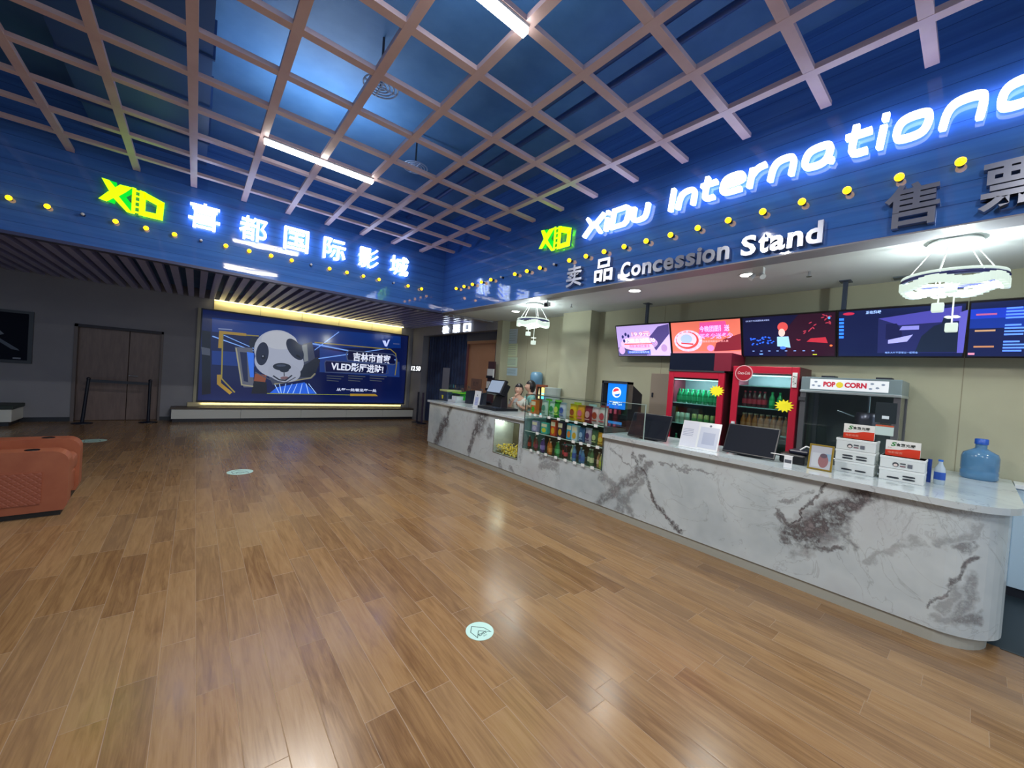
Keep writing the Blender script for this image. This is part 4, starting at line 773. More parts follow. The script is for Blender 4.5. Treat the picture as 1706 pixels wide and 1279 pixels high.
def s2(b, f, w, h):
    d = .002; b.flat(rect(.016, .016, w-.016, .08), f, E_('ea7a80'), d); b.flat([(.62, .08), (w-.016, .1), (w-.016, .32), (.78, .26), (.66, .2)], f, E_('7a2432'), d+.0005)
    b.flat([(.45, .5), (w-.2, .5), (w-.16, .3), (.42, .28)], f, E_('e0509a'), d)
    b.flat(ell(.26, .24, .21, .16, 28), f, E_('f0b4c8', 1.1), d+.001); b.flat(ell(.25, .25, .17, .13, 26), f, E_('d24a4a'), d+.002); b.flat(ell(.24, .26, .15, .11, 26), f, E_('eec0dc', 1.1), d+.003)
    for k in range(16): a = 2*math.pi*k/16; b.flat(ell(.26+.19*math.cos(a), .24+.142*math.sin(a), .014, .012, 8), f, E_('b0c8ff', 1.2), d+.004)
    b.flat(ell(.24, .27, .09, .07, 18), f, E_('9fb0f0', 1.2), d+.004); b.flat([(.16, .2), (.34, .18), (.34, .2), (.16, .22)], f, E_('c83030'), d+.005)
    b.text('今晚团圆狂送', f, .44, .36, .4, .09, E_('c8b8ff', 1.3), d+.004, None, .02); b.text('买多少送多少', f, .44, .26, .44, .08, E_('f0a8f0', 1.3), d+.004, None, .02); b.text('详情请咨询前台工作人员', f, .44, .21, .38, .03, E_('ffb0b8', 1.2), d+.004)
    b.flat(ell(.58, .13, .05, .045, 14), f, E_('d088c8'), d+.004)
def s3(b, f, w, h):
    d = .002; b.flat([(.5, .016), (w-.016, .016), (w-.016, .52), (.62, .52), (.46, .3)], f, E_('2a0f26', .8), d)
    for k in range(26): x, y = random.uniform(.08, .36), random.uniform(.16, .27); b.flat(ell(x, y, .012, .008, 7), f, E_('2a62ff', 1.2), d+.001+k*1e-5)
    b.flat(ell(.46, .38, .055, .06, 16), f, E_('c84a4a'), d+.001); b.flat([(.40, .26), (.52, .26), (.54, .12), (.40, .14)], f, E_('8fc0ea', 1.1), d+.002); b.flat(ell(.45, .31, .035, .05, 14), f, E_('d8b8b0'), d+.003); b.flat(ell(.46, .12, .03, .02, 10), f, E_('3a6aff', 1.2), d+.003)
    for k in range(18): x = random.uniform(.6, .92); b.flat(ell(x, .33+.12*math.sin(x*9)+random.uniform(-.05, .05), .018, .007, 7, rot=random.uniform(-1, 1)), f, E_('a8344a', 1.), d+.002+k*1e-5)
    b.flat([(.70, .19), (.90, .17), (.88, .24), (.74, .23)], f, E_('b02a3c'), d+.002)
    b.text('本片将于今日起登陆各大影院', f, .05, .465, .27, .022, E_('a8b8f0', 1.2), d+.003)
    for k in range(8): b.flat(rect(.12+k*.09, .075, .145+k*.09, .087), f, E_('7a9ae0'), d+.003)
    b.flat(rect(.2, .035, .24, .047), f, E_('6aa0ff', 1.2), d+.003); b.flat(ell(.91, .46, .012, .015, 8), f, E_('4aa8ff', 1.3), d+.003); b.flat(ell(.93, .14, .014, .012, 8), f, E_('e86a3a', 1.2), d+.003); b.flat(rect(.76, .03, .8, .04), f, E_('c8d83a'), d+.003)
def s4(b, f, w, h):
    d = .002; b.flat([(.34, .42), (w-.04, .49), (w-.04, .05), (.34, .05)], f, E_('20285e', .9), d); b.flat([(.34, .42), (w-.04, .50), (w-.04, .36), (.5, .34)], f, E_('4a48a8', .9), d+.0005); b.flat([(.40, .2), (.52, .2), (.52, .27), (.48, .36), (.40, .36)], f, E_('141c48'), d+.001)
    b.flat([(.42, .15), (.56, .17), (.6, .24), (.42, .19)], f, E_('9fa0e8', 1.1), d+.002); b.flat([(.50, .29), (.64, .29), (.64, .33), (.52, .33)], f, E_('8888d8', 1.), d+.002)
    b.flat([(.62, .06), (.66, .22), (.74, .32), (.79, .34), (.80, .40), (.845, .40), (.85, .33), (.91, .28), (.93, .06)], f, E_('16263e', .8), d+.003); b.flat([(.9, .05), (.94, .05), (.95, .46), (.9, .44)], f, E_('5a58b8'), d+.0035)
    for k in range(6): b.flat(rect(.02, .22+k*.04, .06, .245+k*.04), f, E_('2f7aff', 1.3), d+.003)
    b.flat(ell(.10, .49, .05, .016, 12), f, E_('c02a4a'), d+.003); b.text('正在热映', f, .24, .475, .12, .035, E_('9fc0ff', 1.3), d+.003, None, .02); b.text('精彩大片不容错过一起观看', f, .40, .045, .24, .02, E_('8ab0f8', 1.2), d+.003)
def s5(b, f, w, h):
    d = .002; b.flat(rect(.016, .36, w-.016, .46), f, E_('1a3ab8'), d); b.flat(rect(.016, .28, w-.016, .37), f, E_('10308a'), d+.0005)
    for i, (y, c) in enumerate(((.40, 'b05a8a'), (.25, 'b08a6a'), (.10, 'b07a5a'))):
        b.flat(rect(.05, y, .17, y+.016), f, E_(c, 1.1), d+.002)
        for k, ww in enumerate((.06, .1, .2, .07)): b.flat(rect(.22, y+.045-k*.028, .22+ww*1.5, y+.06-k*.028), f, E_('5a8aff', 1.2), d+.002)
    b.flat(rect(.02, .03, .06, .05), f, E_('d88aa8'), d+.002)
ye = [4.0, 3.02, 2.03, 1.05, .10, -.86]
for k, (lb, pt) in enumerate((('leftmost ceiling menu screen, lilac with white promotion lettering', (E_('b8a0e0'), s1)), ('ceiling menu screen with pink and orange promotion and a big round plate', (E_('e0705e'), s2)), ('dark ceiling screen with blue and red film artwork in the middle of the row', (E_('0a1034'), s3)), ('dark ceiling screen with a violet film still behind the near chandelier', (E_('0c1a44'), s4)), ('blue ceiling schedule screen cut by the right edge of the view', (E_('0e1c48'), s5)))): menu(ye[k], ye[k+1], lb, pt)
for k, (py, pz, lb) in enumerate(((3.46, 0, 'dark pole hanging the screen row from the ceiling above the lilac screen'), (1.01, 0, 'dark pole hanging the screen row from the ceiling above the dark screens'))):
    b = MB(); b.box(5.56, 5.6, py-.02, py+.02, 2.55, ZL, mat('3a4458', .4)); b.box(5.52, 5.64, py-.05, py+.05, ZL-.01, ZL, mat('3a4458', .4)); tag(b.build('screen_pole'), lb, 'pole')
# ------------------------------------------------------------------ back wall poster and benches
def lx(px_, py_): p = at(px_, py_, 1, YW-.05); return (p.x, p.z)
def zz(a, c): return lx(330+a/4.739, 510+c/4.739)       # place on the poster
pt_ = thing('backlit_poster', 'wide glossy blue cinema poster with a big panda head and white lettering', 'poster', (2.75, YW-.05, .46))
b = MB(); b.box(.06, 5.45, YW-.045, YW+.0, .46, 2.75, mat('141b33', .3)); b.build('frame', pt_)
fr = FY(YW-.046); b = MB(); k_ = .26
def Pm(c, k=k_): return mat(c, .12, 0, k, 1, 0, .6)
b.flat(rect(.09, .49, 5.42, 2.72), fr, Pm('101e58'), .0); d = .001
def pf(l, c, d, k=k_): b.flat([zz(*q) for q in l], fr, Pm(c, k), d)
pf([(110, 90), (1600, 240), (1600, 330), (960, 330), (430, 230), (110, 200)], '123a92', .001)
pf([(960, 330), (1590, 440), (1590, 560), (960, 520)], '26489c', .0012); pf([(110, 350), (450, 370), (450, 480), (110, 460)], '1c3f96', .0012)
for q in ([(560, 690), (620, 640), (840, 600), (930, 690)],): pf(q, '1d55c8', .0014, .6)
for a, c in ((600, 640), (640, 655), (690, 672), (740, 700), (780, 745), (820, 800), (850, 870), (870, 930)): pf([(a, 612), (a+5, 610), (c+6, 690), (c, 690)], '8fb6f0', .0018, .7)
for q in (([(110, 240), (115, 232), (440, 350), (440, 356)]), ([(200, 230), (206, 226), (440, 330), (440, 336)]), ([(900, 300), (905, 290), (1560, 420), (1560, 428)]), ([(930, 420), (930, 412), (1500, 330), (1500, 336)]), ([(920, 350), (920, 342), (1110, 200), (1116, 204)])): pf(q, '6f9be6', .0018, .6)
def rb(l, wd, c, d, cl=False, k=k_): b.ribbon([zz(*q) for q in l], wd, fr, d, d+.0004, Pm(c, k), cl)
rb([(480, 235), (195, 215), (185, 570), (290, 680)], .03, 'a89a4a', .003); rb([(380, 225), (180, 205), (172, 330)], .07, 'b8963c', .0035); rb([(165, 540), (165, 610), (260, 688)], .08, 'b8963c', .0035)
rb([(920, 285), (1520, 340), (1560, 375), (1570, 440), (1555, 545)], .03, 'a89a4a', .003); rb([(540, 688), (1200, 700), (1400, 704)], .02, '8f9a4a', .003); pf([(1200, 690), (1400, 692), (1420, 710), (1200, 708)], 'b8963c', .004)
# machine behind the head
pf([(290, 320), (430, 330), (440, 640), (360, 640), (330, 560)], '6d7286', .004); pf([(330, 360), (385, 365), (395, 600), (360, 590)], '232c58', .0045); pf([(385, 360), (440, 370), (440, 560), (410, 560)], '2f66d0', .0045, .6); rb([(300, 330), (345, 620), (435, 632)], .03, 'b8b59a', .005)
pf([(830, 300), (900, 280), (925, 420), (930, 540), (900, 570), (590, 620), (560, 560), (800, 470)], '4c5470', .004); pf([(820, 310), (860, 300), (870, 430), (840, 440)], '98a0a8', .0045); pf([(780, 500), (940, 400), (965, 430), (925, 540), (880, 560), (760, 560)], '2e3548', .005); rb([(600, 615), (890, 565), (925, 530)], .035, 'a9a58a', .0055)
pf([(450, 530), (540, 545), (530, 600), (440, 590)], 'a0583c', .005); pf([(440, 590), (540, 600), (545, 690), (420, 690)], '1a2030', .0052)
# panda head: ears, skull, cheeks, eye patches, nose, mouth
def pe(cx, cz, rx, rz_, c, d, rot=0, k=k_, n=36): b.flat([zz(cx+x*math.cos(rot)-y*math.sin(rot), cz+x*math.sin(rot)+y*math.cos(rot)) for x, y in ell(0, 0, rx, rz_, n)], fr, Pm(c, k), d)
PW_ = .34
pe(432, 285, 30, 45, '242a3c', .0055, .3); pe(620, 340, 178, 152, 'b7bfd2', .006, 0, PW_); pe(640, 440, 195, 130, 'b2bad0', .0062, .1, PW_); pe(680, 520, 130, 78, 'aeb6cc', .0064, .15, PW_); pe(640, 270, 140, 70, 'c4cad8', .0066, .1, PW_)
pe(507, 375, 50, 92, '252c48', .007, .12); pe(765, 340, 50, 98, '252c48', .007, -.62); pe(515, 400, 16, 20, '11162a', .0076); pe(512, 394, 5, 6, 'b8c4e0', .008); pe(790, 395, 22, 9, '0f1426', .0076, .6)
pe(662, 478, 72, 30, '20283c', .0078, .05); pe(680, 500, 38, 22, '20283c', .0079); pe(655, 468, 38, 9, '4a5470', .0082)
rb([(592, 548), (640, 580), (690, 585), (742, 545)], .035, '2a3044', .0080); rb([(678, 515), (680, 552)], .02, '2a3044', .0080); pe(685, 566, 36, 12, '8a6a74', .0079)
rb([(450, 520), (530, 560), (620, 605), (700, 600), (770, 560)], .025, '555c70', .0078)
rb([(1190, 350), (1540, 382), (1565, 400), (1560, 455), (1540, 462), (1180, 425), (1170, 370)], .03, '5a6a90', .004, True); rb([(1010, 430), (1490, 462), (1500, 525), (1480, 535), (1005, 520), (1000, 445)], .03, '4a5a88', .004, True)
pf([(1190, 352), (1540, 384), (1560, 455), (1175, 425)], '12184a', .0038); pf([(1005, 432), (1495, 464), (1480, 533), (1003, 518)], '141c50', .0038)
def pt(s, a, c, a2, c2, col, k, bold=.02):
    p, q = zz(a, c), zz(a2, c2); b.text(s, fr, p[0], p[1], q[0]-p[0], max(.03, q[1]-p[1]), mat(col, .2, 0, k), .006, None, bold)
pt('吉林市首家', 1222, 432, 1522, 388, 'd6ddf2', .6, .03); pt('VLED影厅进驻!', 1048, 507, 1465, 466, 'd6ddf2', .6, .03); pt('从每一处看见每一处', 1092, 668, 1410, 655, 'c8d2ee', .55, .03)
for r in range(3):
    for c in range(3): pf([(1015+c*170, 545+r*18), (1150+c*170-20*r, 553+r*18), (1150+c*170-20*r, 559+r*18), (1015+c*170, 551+r*18)], '5a6470', .004)
pf([(1455, 270), (1480, 272), (1488, 300), (1500, 265), (1515, 262), (1492, 318), (1475, 316)], 'a8b4e0', .005, .8); pf([(1540, 290), (1590, 295), (1590, 303), (1540, 300)], '5a68a0', .005); pf([(160, 172), (270, 182), (270, 190), (160, 182)], '8a9ac8', .005); pf([(30, 190), (100, 200), (100, 690), (30, 700)], '1a2036', .002, .1); pf([(25, 320), (95, 335), (95, 390), (30, 380)], '5c6478', .003, .2)
b.build('picture', pt_)
b = MB(); b.box(.0, .06, YW-.06, YW, .42, 2.75, mat('9a9a8a', .4)); b.build('edge_strip', pt_); b = MB(); b.box(5.45, 5.51, YW-.06, YW, .42, 2.75, mat('9a9a9a', .4)); b.build('edge_strip', pt_)
lc = thing('light_cove', 'long glowing pale yellow light cove over the panda poster', 'light', (2.7, YW-.1, 2.76)); b = MB()
for k in range(5): b.box(.3+k*.98, .3+k*.98+.97, YW-.05, YW-.02, 2.76, ZS-.02, m_noise('cove_panel', (.72, .66, .36), (.78, .72, .42), 2., .5))
b.build('panel', lc); b = MB(); b.box(.3, 5.2, YW-.16, YW-.13, ZS-.03, ZS-.01, mat((1, .86, .45), .4, 0, 2.)); b.build('lamp_strip', lc)
lamp('cove_glow', 'AREA', (2.75, YW-.14, 2.97), 6, (1, .85, .5), 4.9, (math.radians(25), 0, 0), lc, None, .05)
lamp('cove_glow', 'AREA', (2.75, YW-.14, .40), 4, (1, .88, .5), 5.2, (math.radians(150), 0, 0), lc, None, .04)
BT = mat('d3d8d4', .35)
bn = thing('wall_bench', 'long low white panelled bench with wooden top under the panda poster', 'bench', (2.6, 11.97, 0)); x = -.37; k = 0
b = MB(); b.box(-.35, 5.6, 11.84, YW-.001, 0, .08, BB); b.build('plinth', bn)
wds_ = (1.32, 1.36, 1.2, 1.08, 1.02)
for wv in wds_: b = MB(); b.box(x, x+wv-.006, 11.80, YW-.001, .08, .30, BT); b.build('front_panel', bn); x += wv
b = MB(); b.box(-.39, x+.02, 11.78, YW-.001, .305, .345, mat('4a4038', .4)); b.build('top_edge', bn)
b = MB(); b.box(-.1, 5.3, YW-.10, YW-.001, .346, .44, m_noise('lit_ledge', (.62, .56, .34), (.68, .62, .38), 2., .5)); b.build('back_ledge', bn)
bn = thing('wall_bench', 'low white bench with dark green top at the left edge of the view', 'bench', (-3.6, 11.8, 0)); b = MB(); b.box(-6, -2.62, 11.55, YW-.001, .08, .32, BT); b.build('body', bn, bevel=.01)
b = MB(); b.box(-6, -2.6, 11.53, YW-.001, .321, .39, mat('2a3734', .5)); b.build('top', bn, bevel=.01); b = MB(); b.box(-6, -2.66, 11.6, YW-.001, 0, .08, BB); b.build('plinth', bn)
fp = thing('framed_poster', 'dark framed film poster with a pale figure on the far left wall', 'poster', (-3.1, YW-.03, 1.2)); b = MB(); b.box(-3.65, -2.54, YW-.04, YW-.001, 1.18, 2.22, mat('0e1322', .3)); b.build('frame', fp)
fr = FY(YW-.041); b = MB(); b.flat(rect(-3.6, 1.24, -2.6, 2.17), fr, mat('101829', .6, 0, 0, 1, 0, .1), .0); b.flat([(-3.5, 1.62), (-3.1, 1.75), (-2.95, 1.8), (-2.9, 1.74), (-3.05, 1.66), (-3.3, 1.55), (-3.55, 1.5)], fr, mat('5d6678', .3), .001); b.flat([(-3.0, 1.62), (-2.8, 1.45), (-2.7, 1.43), (-2.72, 1.46), (-2.95, 1.65)], fr, mat('3f4a60', .3), .001); b.flat(rect(-2.78, 1.26, -2.68, 1.29), fr, mat('7a8498', .3), .001); b.build('picture', fp)
# belt barrier
t = thing('queue_barrier', 'dark belt barrier with two posts standing before the brown double door', 'barrier', (-1.2, 11.4, 0)); PB = mat('121a2c', .35)
pa, pb = at(139, 660, 1, 11.85), at(249, 660, 1, 11.85)
for p, lean in ((pa, .06), (pb, 0)):
    b = MB(); b.cyl((p.x, p.y, .02), (p.x+lean, p.y, .93), .03, .028, PB, 12); b.lathe([(.16, 0), (.16, .012), (.05, .03)], (p.x, p.y, 0), PB, 20); b.sph((p.x+lean, p.y, .94), .035, PB, 10, 6); b.build('post', t)
b = MB(); b.add([(pa.x+.06, pa.y, .93), (pb.x, pb.y, .90), (pb.x, pb.y, .84), (pa.x+.06, pa.y, .87), (pa.x+.06, pa.y+.004, .93), (pb.x, pb.y+.004, .90), (pb.x, pb.y+.004, .84), (pa.x+.06, pa.y+.004, .87)], [(0, 3, 2, 1), (4, 5, 6, 7), (0, 1, 5, 4), (3, 7, 6, 2)], PB); b.build('belt', t)
# ------------------------------------------------------------------ entrance
CUR = m_noise('blue_curtain', (.02, .035, .10), (.03, .06, .16), 3., .7)
t = thing('curtain', 'dark blue pleated curtain hanging across the entrance left half', 'curtain', (PX+.2, 10.3, 0)); n = 90; vs = []
for i in range(n): y = 11.40-(11.40-9.13)*i/(n-1); x = PX+.22+.045*math.sin(i*1.0)+.01*math.sin(i*2.3); vs += [(x, y, .03), (x, y, 2.72)]
b = MB(); b.add(vs, [(2*i, 2*i+1, 2*i+3, 2*i+2) for i in range(n-1)], CUR, True); b.build('cloth', t); b = MB(); b.cyl((PX+.22, 11.4, 2.725), (PX+.22, 9.1, 2.725), .015, None, DARK, 8); b.build('rail', t)
b = MB(); b.box(PX+.13, PX+.135, 9.85, 10.25, .95, 1.75, mat('8f93a0', .4)); tag(b.build('notice_board'), 'pale grey upright board hanging in front of the blue curtain', 'board')
OR = m_noise('orange_lit_wall', (.50, .26, .14), (.56, .30, .17), 1.5, .5)  # orange light on the corridor wall is put into this colour
t = thing('entrance_lit_wall', 'panel in the entrance opening coloured as a corridor wall under orange light', 'door', (PX+.3, 8.4, 0)); b = MB(); b.box(PX+.25, PX+.3, 7.76, 9.08, 0, 2.46, OR); b.build('wall_sheet', t)
b = MB(); b.box(PX+.2, PX+.32, 7.5, 9.12, 2.44, 2.52, mat('c08a62', .4)); b.box(PX+.2, PX+.32, 9.06, 9.12, 0, 2.44, mat('7a4a4c', .4)); b.box(PX+.18, PX+.3, 7.52, 7.76, 0, 2.42, mat('1c2050', .4)); b.build('frame', t)
b = MB(); b.box(PX+.24, PX+.249, 8.35, 8.85, 1.2, 1.5, mat('8c6a5a', .5)); b.build('plate', t)
b = MB(); b.text('影厅', FX(PX+.2395, 8.75, 1.3), 0, 0, .26, .12, mat('5a4a48', .5)); b.build('plate_text', t)
t = thing('clock', 'glowing white digital clock reading 12 50 on the pillar right of the poster', 'clock', (PX, 11.5, 1.6)); CK = mat((.9, .95, 1), .4, 0, 1.2)
b = MB(); YC = 12.13; YD = 11.46; WC_ = YC-YD; b.text('12', FX(PX-.012, YC), 0, 1.60, WC_*.4, .15, CK, 0, .01, .01, None, .2); b.text('50', FX(PX-.012, YC), WC_*.52, 1.60, WC_*.46, .15, CK, 0, .01, .01, None, .2); b.build('digits', t); b = MB(); b.box(PX-.011, PX-.001, YD-.02, YC+.02, 1.57, 1.78, mat('30323a', .4)); b.build('case', t)
pn = ((547, 571, 'b4c4d2', 'pale blue', 'topmost'), (571, 593, 'c4d0b0', 'pale yellow green', 'second from the top'), (593, 610, 'bcd2bc', 'pale green', 'third from the top'), (610, 625, 'a9c4d4', 'light blue', 'lowest'))
for a, c, col, nm, pl_ in pn:
    p0, p1 = at(841, a+2, 0, XW-.005), at(861, c+1, 0, XW-.005); t = thing('paper_notice', '%s paper notice taped on the beige wall, %s of four' % (nm, pl_), 'notice', (XW-.004, (p0.y+p1.y)/2, p1.z), 0, 'notices on the wall')
    b = MB(); b.box(XW-.004, XW-.0005, p1.y, p0.y, p1.z, p0.z, mat(col, .6)); b.build('sheet', t); b = MB()
    for k in range(5): z = p0.z-.04-(p0.z-p1.z-.06)*k/5; b.box(XW-.0046, XW-.0041, p1.y+.06, p0.y-.06, z-.008, z, mat('7f9096', .6))
    b.build('printed_lines', t)
t = thing('leaflet_rack', 'dark leaflet rack with two tiers of white leaflets beside the entrance', 'rack', (5.45, 7.45, 0)); b = MB(); b.box(5.46, 5.5, 7.3, 7.55, 0, 1.95, mat('3c2028', .4)); b.box(5.35, 5.5, 7.28, 7.57, 0, .03, DARK); b.build('stand', t)
for z in (1.55, 1.25, .95):
    b = MB(); b.box(5.38, 5.46, 7.25, 7.5, z, z+.02, DARK); b.box(5.38, 5.39, 7.25, 7.5, z, z+.06, DARK); tr_ = b.build('tray', t)
    if z > 1: b = MB(); b.box(5.40, 5.44, 7.26, 7.49, z+.02, z+.22, mat('c8ccd0', .5)); b.build('leaflets', tr_)
for k, (px_, lb) in enumerate(((695, 'dark barrier post at the foot of the pillar, left one'), (703, 'dark barrier post with a pinkish band beside the curtain, right one'))):
    p = at(px_, 696-k*2, 2, 0); p.x = min(p.x, PX-.2); p.y = min(p.y, 11.9); p = at(px_, 690, 0, 5.40); p.y += .3; t = thing('barrier_post', lb, 'post', (p.x, p.y-.3, 0)); b = MB(); b.cyl((p.x, p.y-.3, .01), (p.x, p.y-.3, .95), .03, None, mat('232a40' if not k else '3a2f4c', .4), 12); b.lathe([(.15, 0), (.15, .01), (.04, .03)], (p.x, p.y-.3, 0), PB, 18); b.build('post', t)
# ------------------------------------------------------------------ counter ceiling fittings
def downlight(x, y, label, z=ZL, e=36):
    t = thing('downlight', label, 'light', (x, y, z-.02), 0, 'downlights'); b = MB(); b.torus((x, y, z-.004), .085, .012, mat('dde4ea', .4), 28, 8, .5); b.build('ring', t)
    b = MB(); b.cyl((x, y, z-.008), (x, y, z-.001), .075, None, mat((1, .98, .9), .4, 0, 9), 24); b.build('lens', t); lamp('downlight_glow', 'SPOT', (x, y, z-.03), e, (.97, 1, .92), .07, (0, 0, 0), t, 2.6)
downlight(4.75, 1.72, 'round lit downlight in the counter ceiling, nearest of the three'); downlight(4.72, 3.15, 'round lit downlight in the counter ceiling over the snack case'); downlight(4.96, 6.05, 'round lit downlight in the counter ceiling near the far chandelier')
downlight(4.8, -1.2, 'round lit downlight in the counter ceiling beyond the right edge')
CH = mat((.30, .36, .32), .1, 0, 1.3); CH2 = mat((.45, .52, .47), .15, 0, 1.2)
def chandelier(c, label):
    x, y, z = c; t = thing('chandelier', label, 'chandelier', (x, y, 2.2), 0, None)
    b = MB(); b.cyl((x, y, ZL-.03), (x, y, ZL-.001), .145, None, mat('a9b0b0', .3, .6), 32); b.torus((x, y, ZL-.028), .145, .01, CH2, 36, 8); b.build('canopy', t)
    b = MB(); R_ = .28; zt = 2.66
    for k in range(5): a = 2*math.pi*k/5+.4; b.cyl((x+.10*math.cos(a), y+.10*math.sin(a), ZL-.03), (x+(R_-.02)*math.cos(a), y+(R_-.02)*math.sin(a), zt), .0035, None, mat('cfd8d4', .3, 0, .3), 6)
    b.build('wires', t)
    b = MB(); b.torus((x, y, zt), R_, .010, CH, 48, 8); b.build('upper_ring', t); b = MB(); b.torus((x, y, zt-.028), R_, .016, mat('3a3f78', .3, .3), 48, 8, 1.); b.build('dark_band', t)
    b = MB()
    for k in range(48): a = 2*math.pi*k/48; dz = .018*math.sin(5*a); b.box(-.016, .016, -.022, .022, -.03, .03, CH, Matrix.Translation((x+R_*math.cos(a), y+R_*math.sin(a), zt-.075+dz)) @ Matrix.Rotation(a, 4, 'Z'))
    b.build('crystal_ring', t)
    b = MB(); n = 60; pts = []
    for k in range(n): a = 2*math.pi*k/n; rr = .15+.06*math.cos(3*a); pts.append((x+rr*math.cos(a), y+rr*math.sin(a), zt-.09))
    b.tube(pts, .009, CH2, 6, True); b.build('inner_loop', t)
    for k, (dx, dy, z1, fl) in enumerate(((-.05, .06, 2.41, 1), (.02, -.02, 2.255, 1), (0, 0, 2.57, 0))):
        b = MB(); b.cyl((x+dx, y+dy, ZL-.03 if 0 else zt-.03), (x+dx, y+dy, z1+.03), .005, None, CH2, 6)
        b.build('stem', t); b = MB(); b.box(x+dx-.035, x+dx+.035, y+dy-.035, y+dy+.035, z1-.035, z1+.035, CH); b.build('crystal_cube', t, bevel=.008)
        if fl:
            b = MB()
            for q in range(4): a = q*math.pi/2+.6; b.sph((x+dx+.028*math.cos(a), y+dy+.028*math.sin(a), z1+.085), .02, CH2, 8, 5, (1.1, 1.1, .45))
            b.build('flower', t)
    lamp('chandelier_glow', 'POINT', (x, y, zt+.05), 13, (.9, 1, .95), .03, parent=t)
chandelier((4.64, .185, 0), 'large glowing crystal ring chandelier at the right over the counter end'); chandelier((4.64, 5.14, 0), 'glowing crystal ring chandelier at the far end near the notices')
t = thing('security_camera', 'small white security camera on the counter ceiling beside the far chandelier', 'camera', (4.55, 4.75, 2.85)); p = at(912, 507, 2, 2.88); b = MB(); b.cyl((p.x, p.y, 2.9), (p.x, p.y, ZL), .012, None, WHITE, 8); b.build('mount', t); b = MB(); b.box(-.09, .06, -.035, .035, -.035, .035, mat('aab2b8', .4), Matrix.Translation((p.x, p.y, 2.88)) @ Matrix.Rotation(.5, 4, 'Z') @ Matrix.Rotation(-.25, 4, 'Y')); b.cyl(p+V((-.07, -.05, -.03)), p+V((-.1, -.065, -.035)), .028, None, BLACK, 12); b.build('body', t)
for px_, py_, lb in ((952, 509, 'small white sprinkler in the counter ceiling above the column'), (1348, 457, 'small dark sprinkler in the counter ceiling above the menu screens')):
    p = at(px_, py_, 2, ZL-.03); b = MB(); b.cyl((p.x, p.y, ZL-.05), (p.x, p.y, ZL), .012, None, STEEL, 8); b.cyl((p.x, p.y, ZL-.055), (p.x, p.y, ZL-.05), .025, None, STEEL, 12); tag(b.build('sprinkler'), lb, 'sprinkler')
p = at(1264, 453, 2, ZL-.04); b = MB(); b.box(-.03, .03, -.05, .05, -.05, .04, WHITE, Matrix.Translation(p)); b.cyl(p+V((-.02, -.03, -.03)), p+V((-.05, -.06, -.07)), .02, .03, mat('dfe6ea', .3), 12); b.cyl(p+V((-.02, .03, -.03)), p+V((-.05, .06, -.07)), .02, .03, mat('dfe6ea', .3), 12); tag(b.build('emergency_light'), 'small white twin-headed emergency light on the counter ceiling', 'light')
p = at(1525, 461, 2, ZL-.01); b = MB(); b.box(p.x-.06, p.x+.06, p.y-.16, p.y+.16, ZL-.012, ZL-.001, mat('56626c', .5)); tag(b.build('ceiling_vent'), 'dark slot air vent in the counter ceiling behind the near chandelier', 'vent')
# ------------------------------------------------------------------ floor stickers
def sticker(x, y, r, label):
    t = thing('floor_sticker', label, 'sticker', (x, y, 0), 0, 'floor stickers'); fr = FR((x, y, 0), (math.cos(-YAW), math.sin(-YAW), 0), (math.sin(YAW), math.cos(YAW), 0))
    b = MB(); b.prism(ell(0, 0, r, r, 40), fr, .0005, .002, mat('bfe6df', .4)); b.build('disc', t)
    ar = [(-.055, .035), (.02, .035), (.07, -.0), (-.008, .0), (-.008, -.065), (-.055, -.02)]; s_ = r/.088; b = MB(); b.ribbon([(a*s_, c*s_) for a, c in ar], .0045*s_, fr, .0021, .0023, mat('2a5050', .5), True); b.build('arrow_outline', t)
    q_ = .75-YAW; f2_ = FR((x, y, 0), (math.cos(q_), math.sin(q_), 0), (-math.sin(q_), math.cos(q_), 0)); b = MB(); b.text('EXIT', f2_, -.030*s_, -.040*s_, .06*s_, .019*s_, mat('1f4544', .5), .0022, None, .03); b.text('出口', f2_, -.012*s_, -.057*s_, .026*s_, .011*s_, mat('2f5554', .5), .0022, None, .01); b.build('lettering', t)
sticker(1.45, 1.895, .088, 'round pale mint floor sticker with arrow outline and EXIT, nearest the camera'); p = at(400, 786, 2, 0); sticker(p.x, p.y, .155, 'round pale floor sticker in the middle of the left floor'); p = at(155, 734, 2, 0); sticker(p.x, p.y, .17, 'round pale floor sticker beyond the orange armchair')
# ------------------------------------------------------------------ armchair
LE = m_noise('orange_leather', (.30, .085, .04), (.36, .115, .055), 5., .42, (1, 1, 1), .05); QL = m_quilt()
t = thing('recliner_armchair', 'orange leather recliner armchair with quilted side and round cup holders at the left edge', 'armchair', (-.90, 5.88, 0), math.radians(3))
def rprism(y0, y1, prof, name, m, bev=.02): b = MB(); b.prism(prof, FR((0, 0, 0), (1, 0, 0), (0, 0, 1)), -y1, -y0, m); return b.build(name, t, False, bev, 3)
armp = lambda L: [(-L, .05), (-.02, .05), (.0, .10), (.0, .50)] + [(-.11+.11*math.cos(a), .50+.11*math.sin(a)) for a in rng(.2, math.pi/2, 6)] + [(-L, .62)]
for y0, y1 in ((-.45, -.25), (.25, .45)):
    o = rprism(y0, y1, armp(.95), 'armrest', LE, .035)
    b = MB(); ym = (y0+y1)/2; b.lathe([(.045, .606), (.048, .616), (.045, .617), (.04, .612)], (-.24, ym, 0), mat('1a1210', .2), 24); h = b.build('cup_holder', o, False)
b = MB(); b.prism([(-.82, .13), (-.16, .13), (-.16, .42), (-.82, .44)], FR((0, -.4515, 0), (1, 0, 0), (0, 0, 1)), 0, .012, QL); b.build('quilted_panel', t, False, .01)
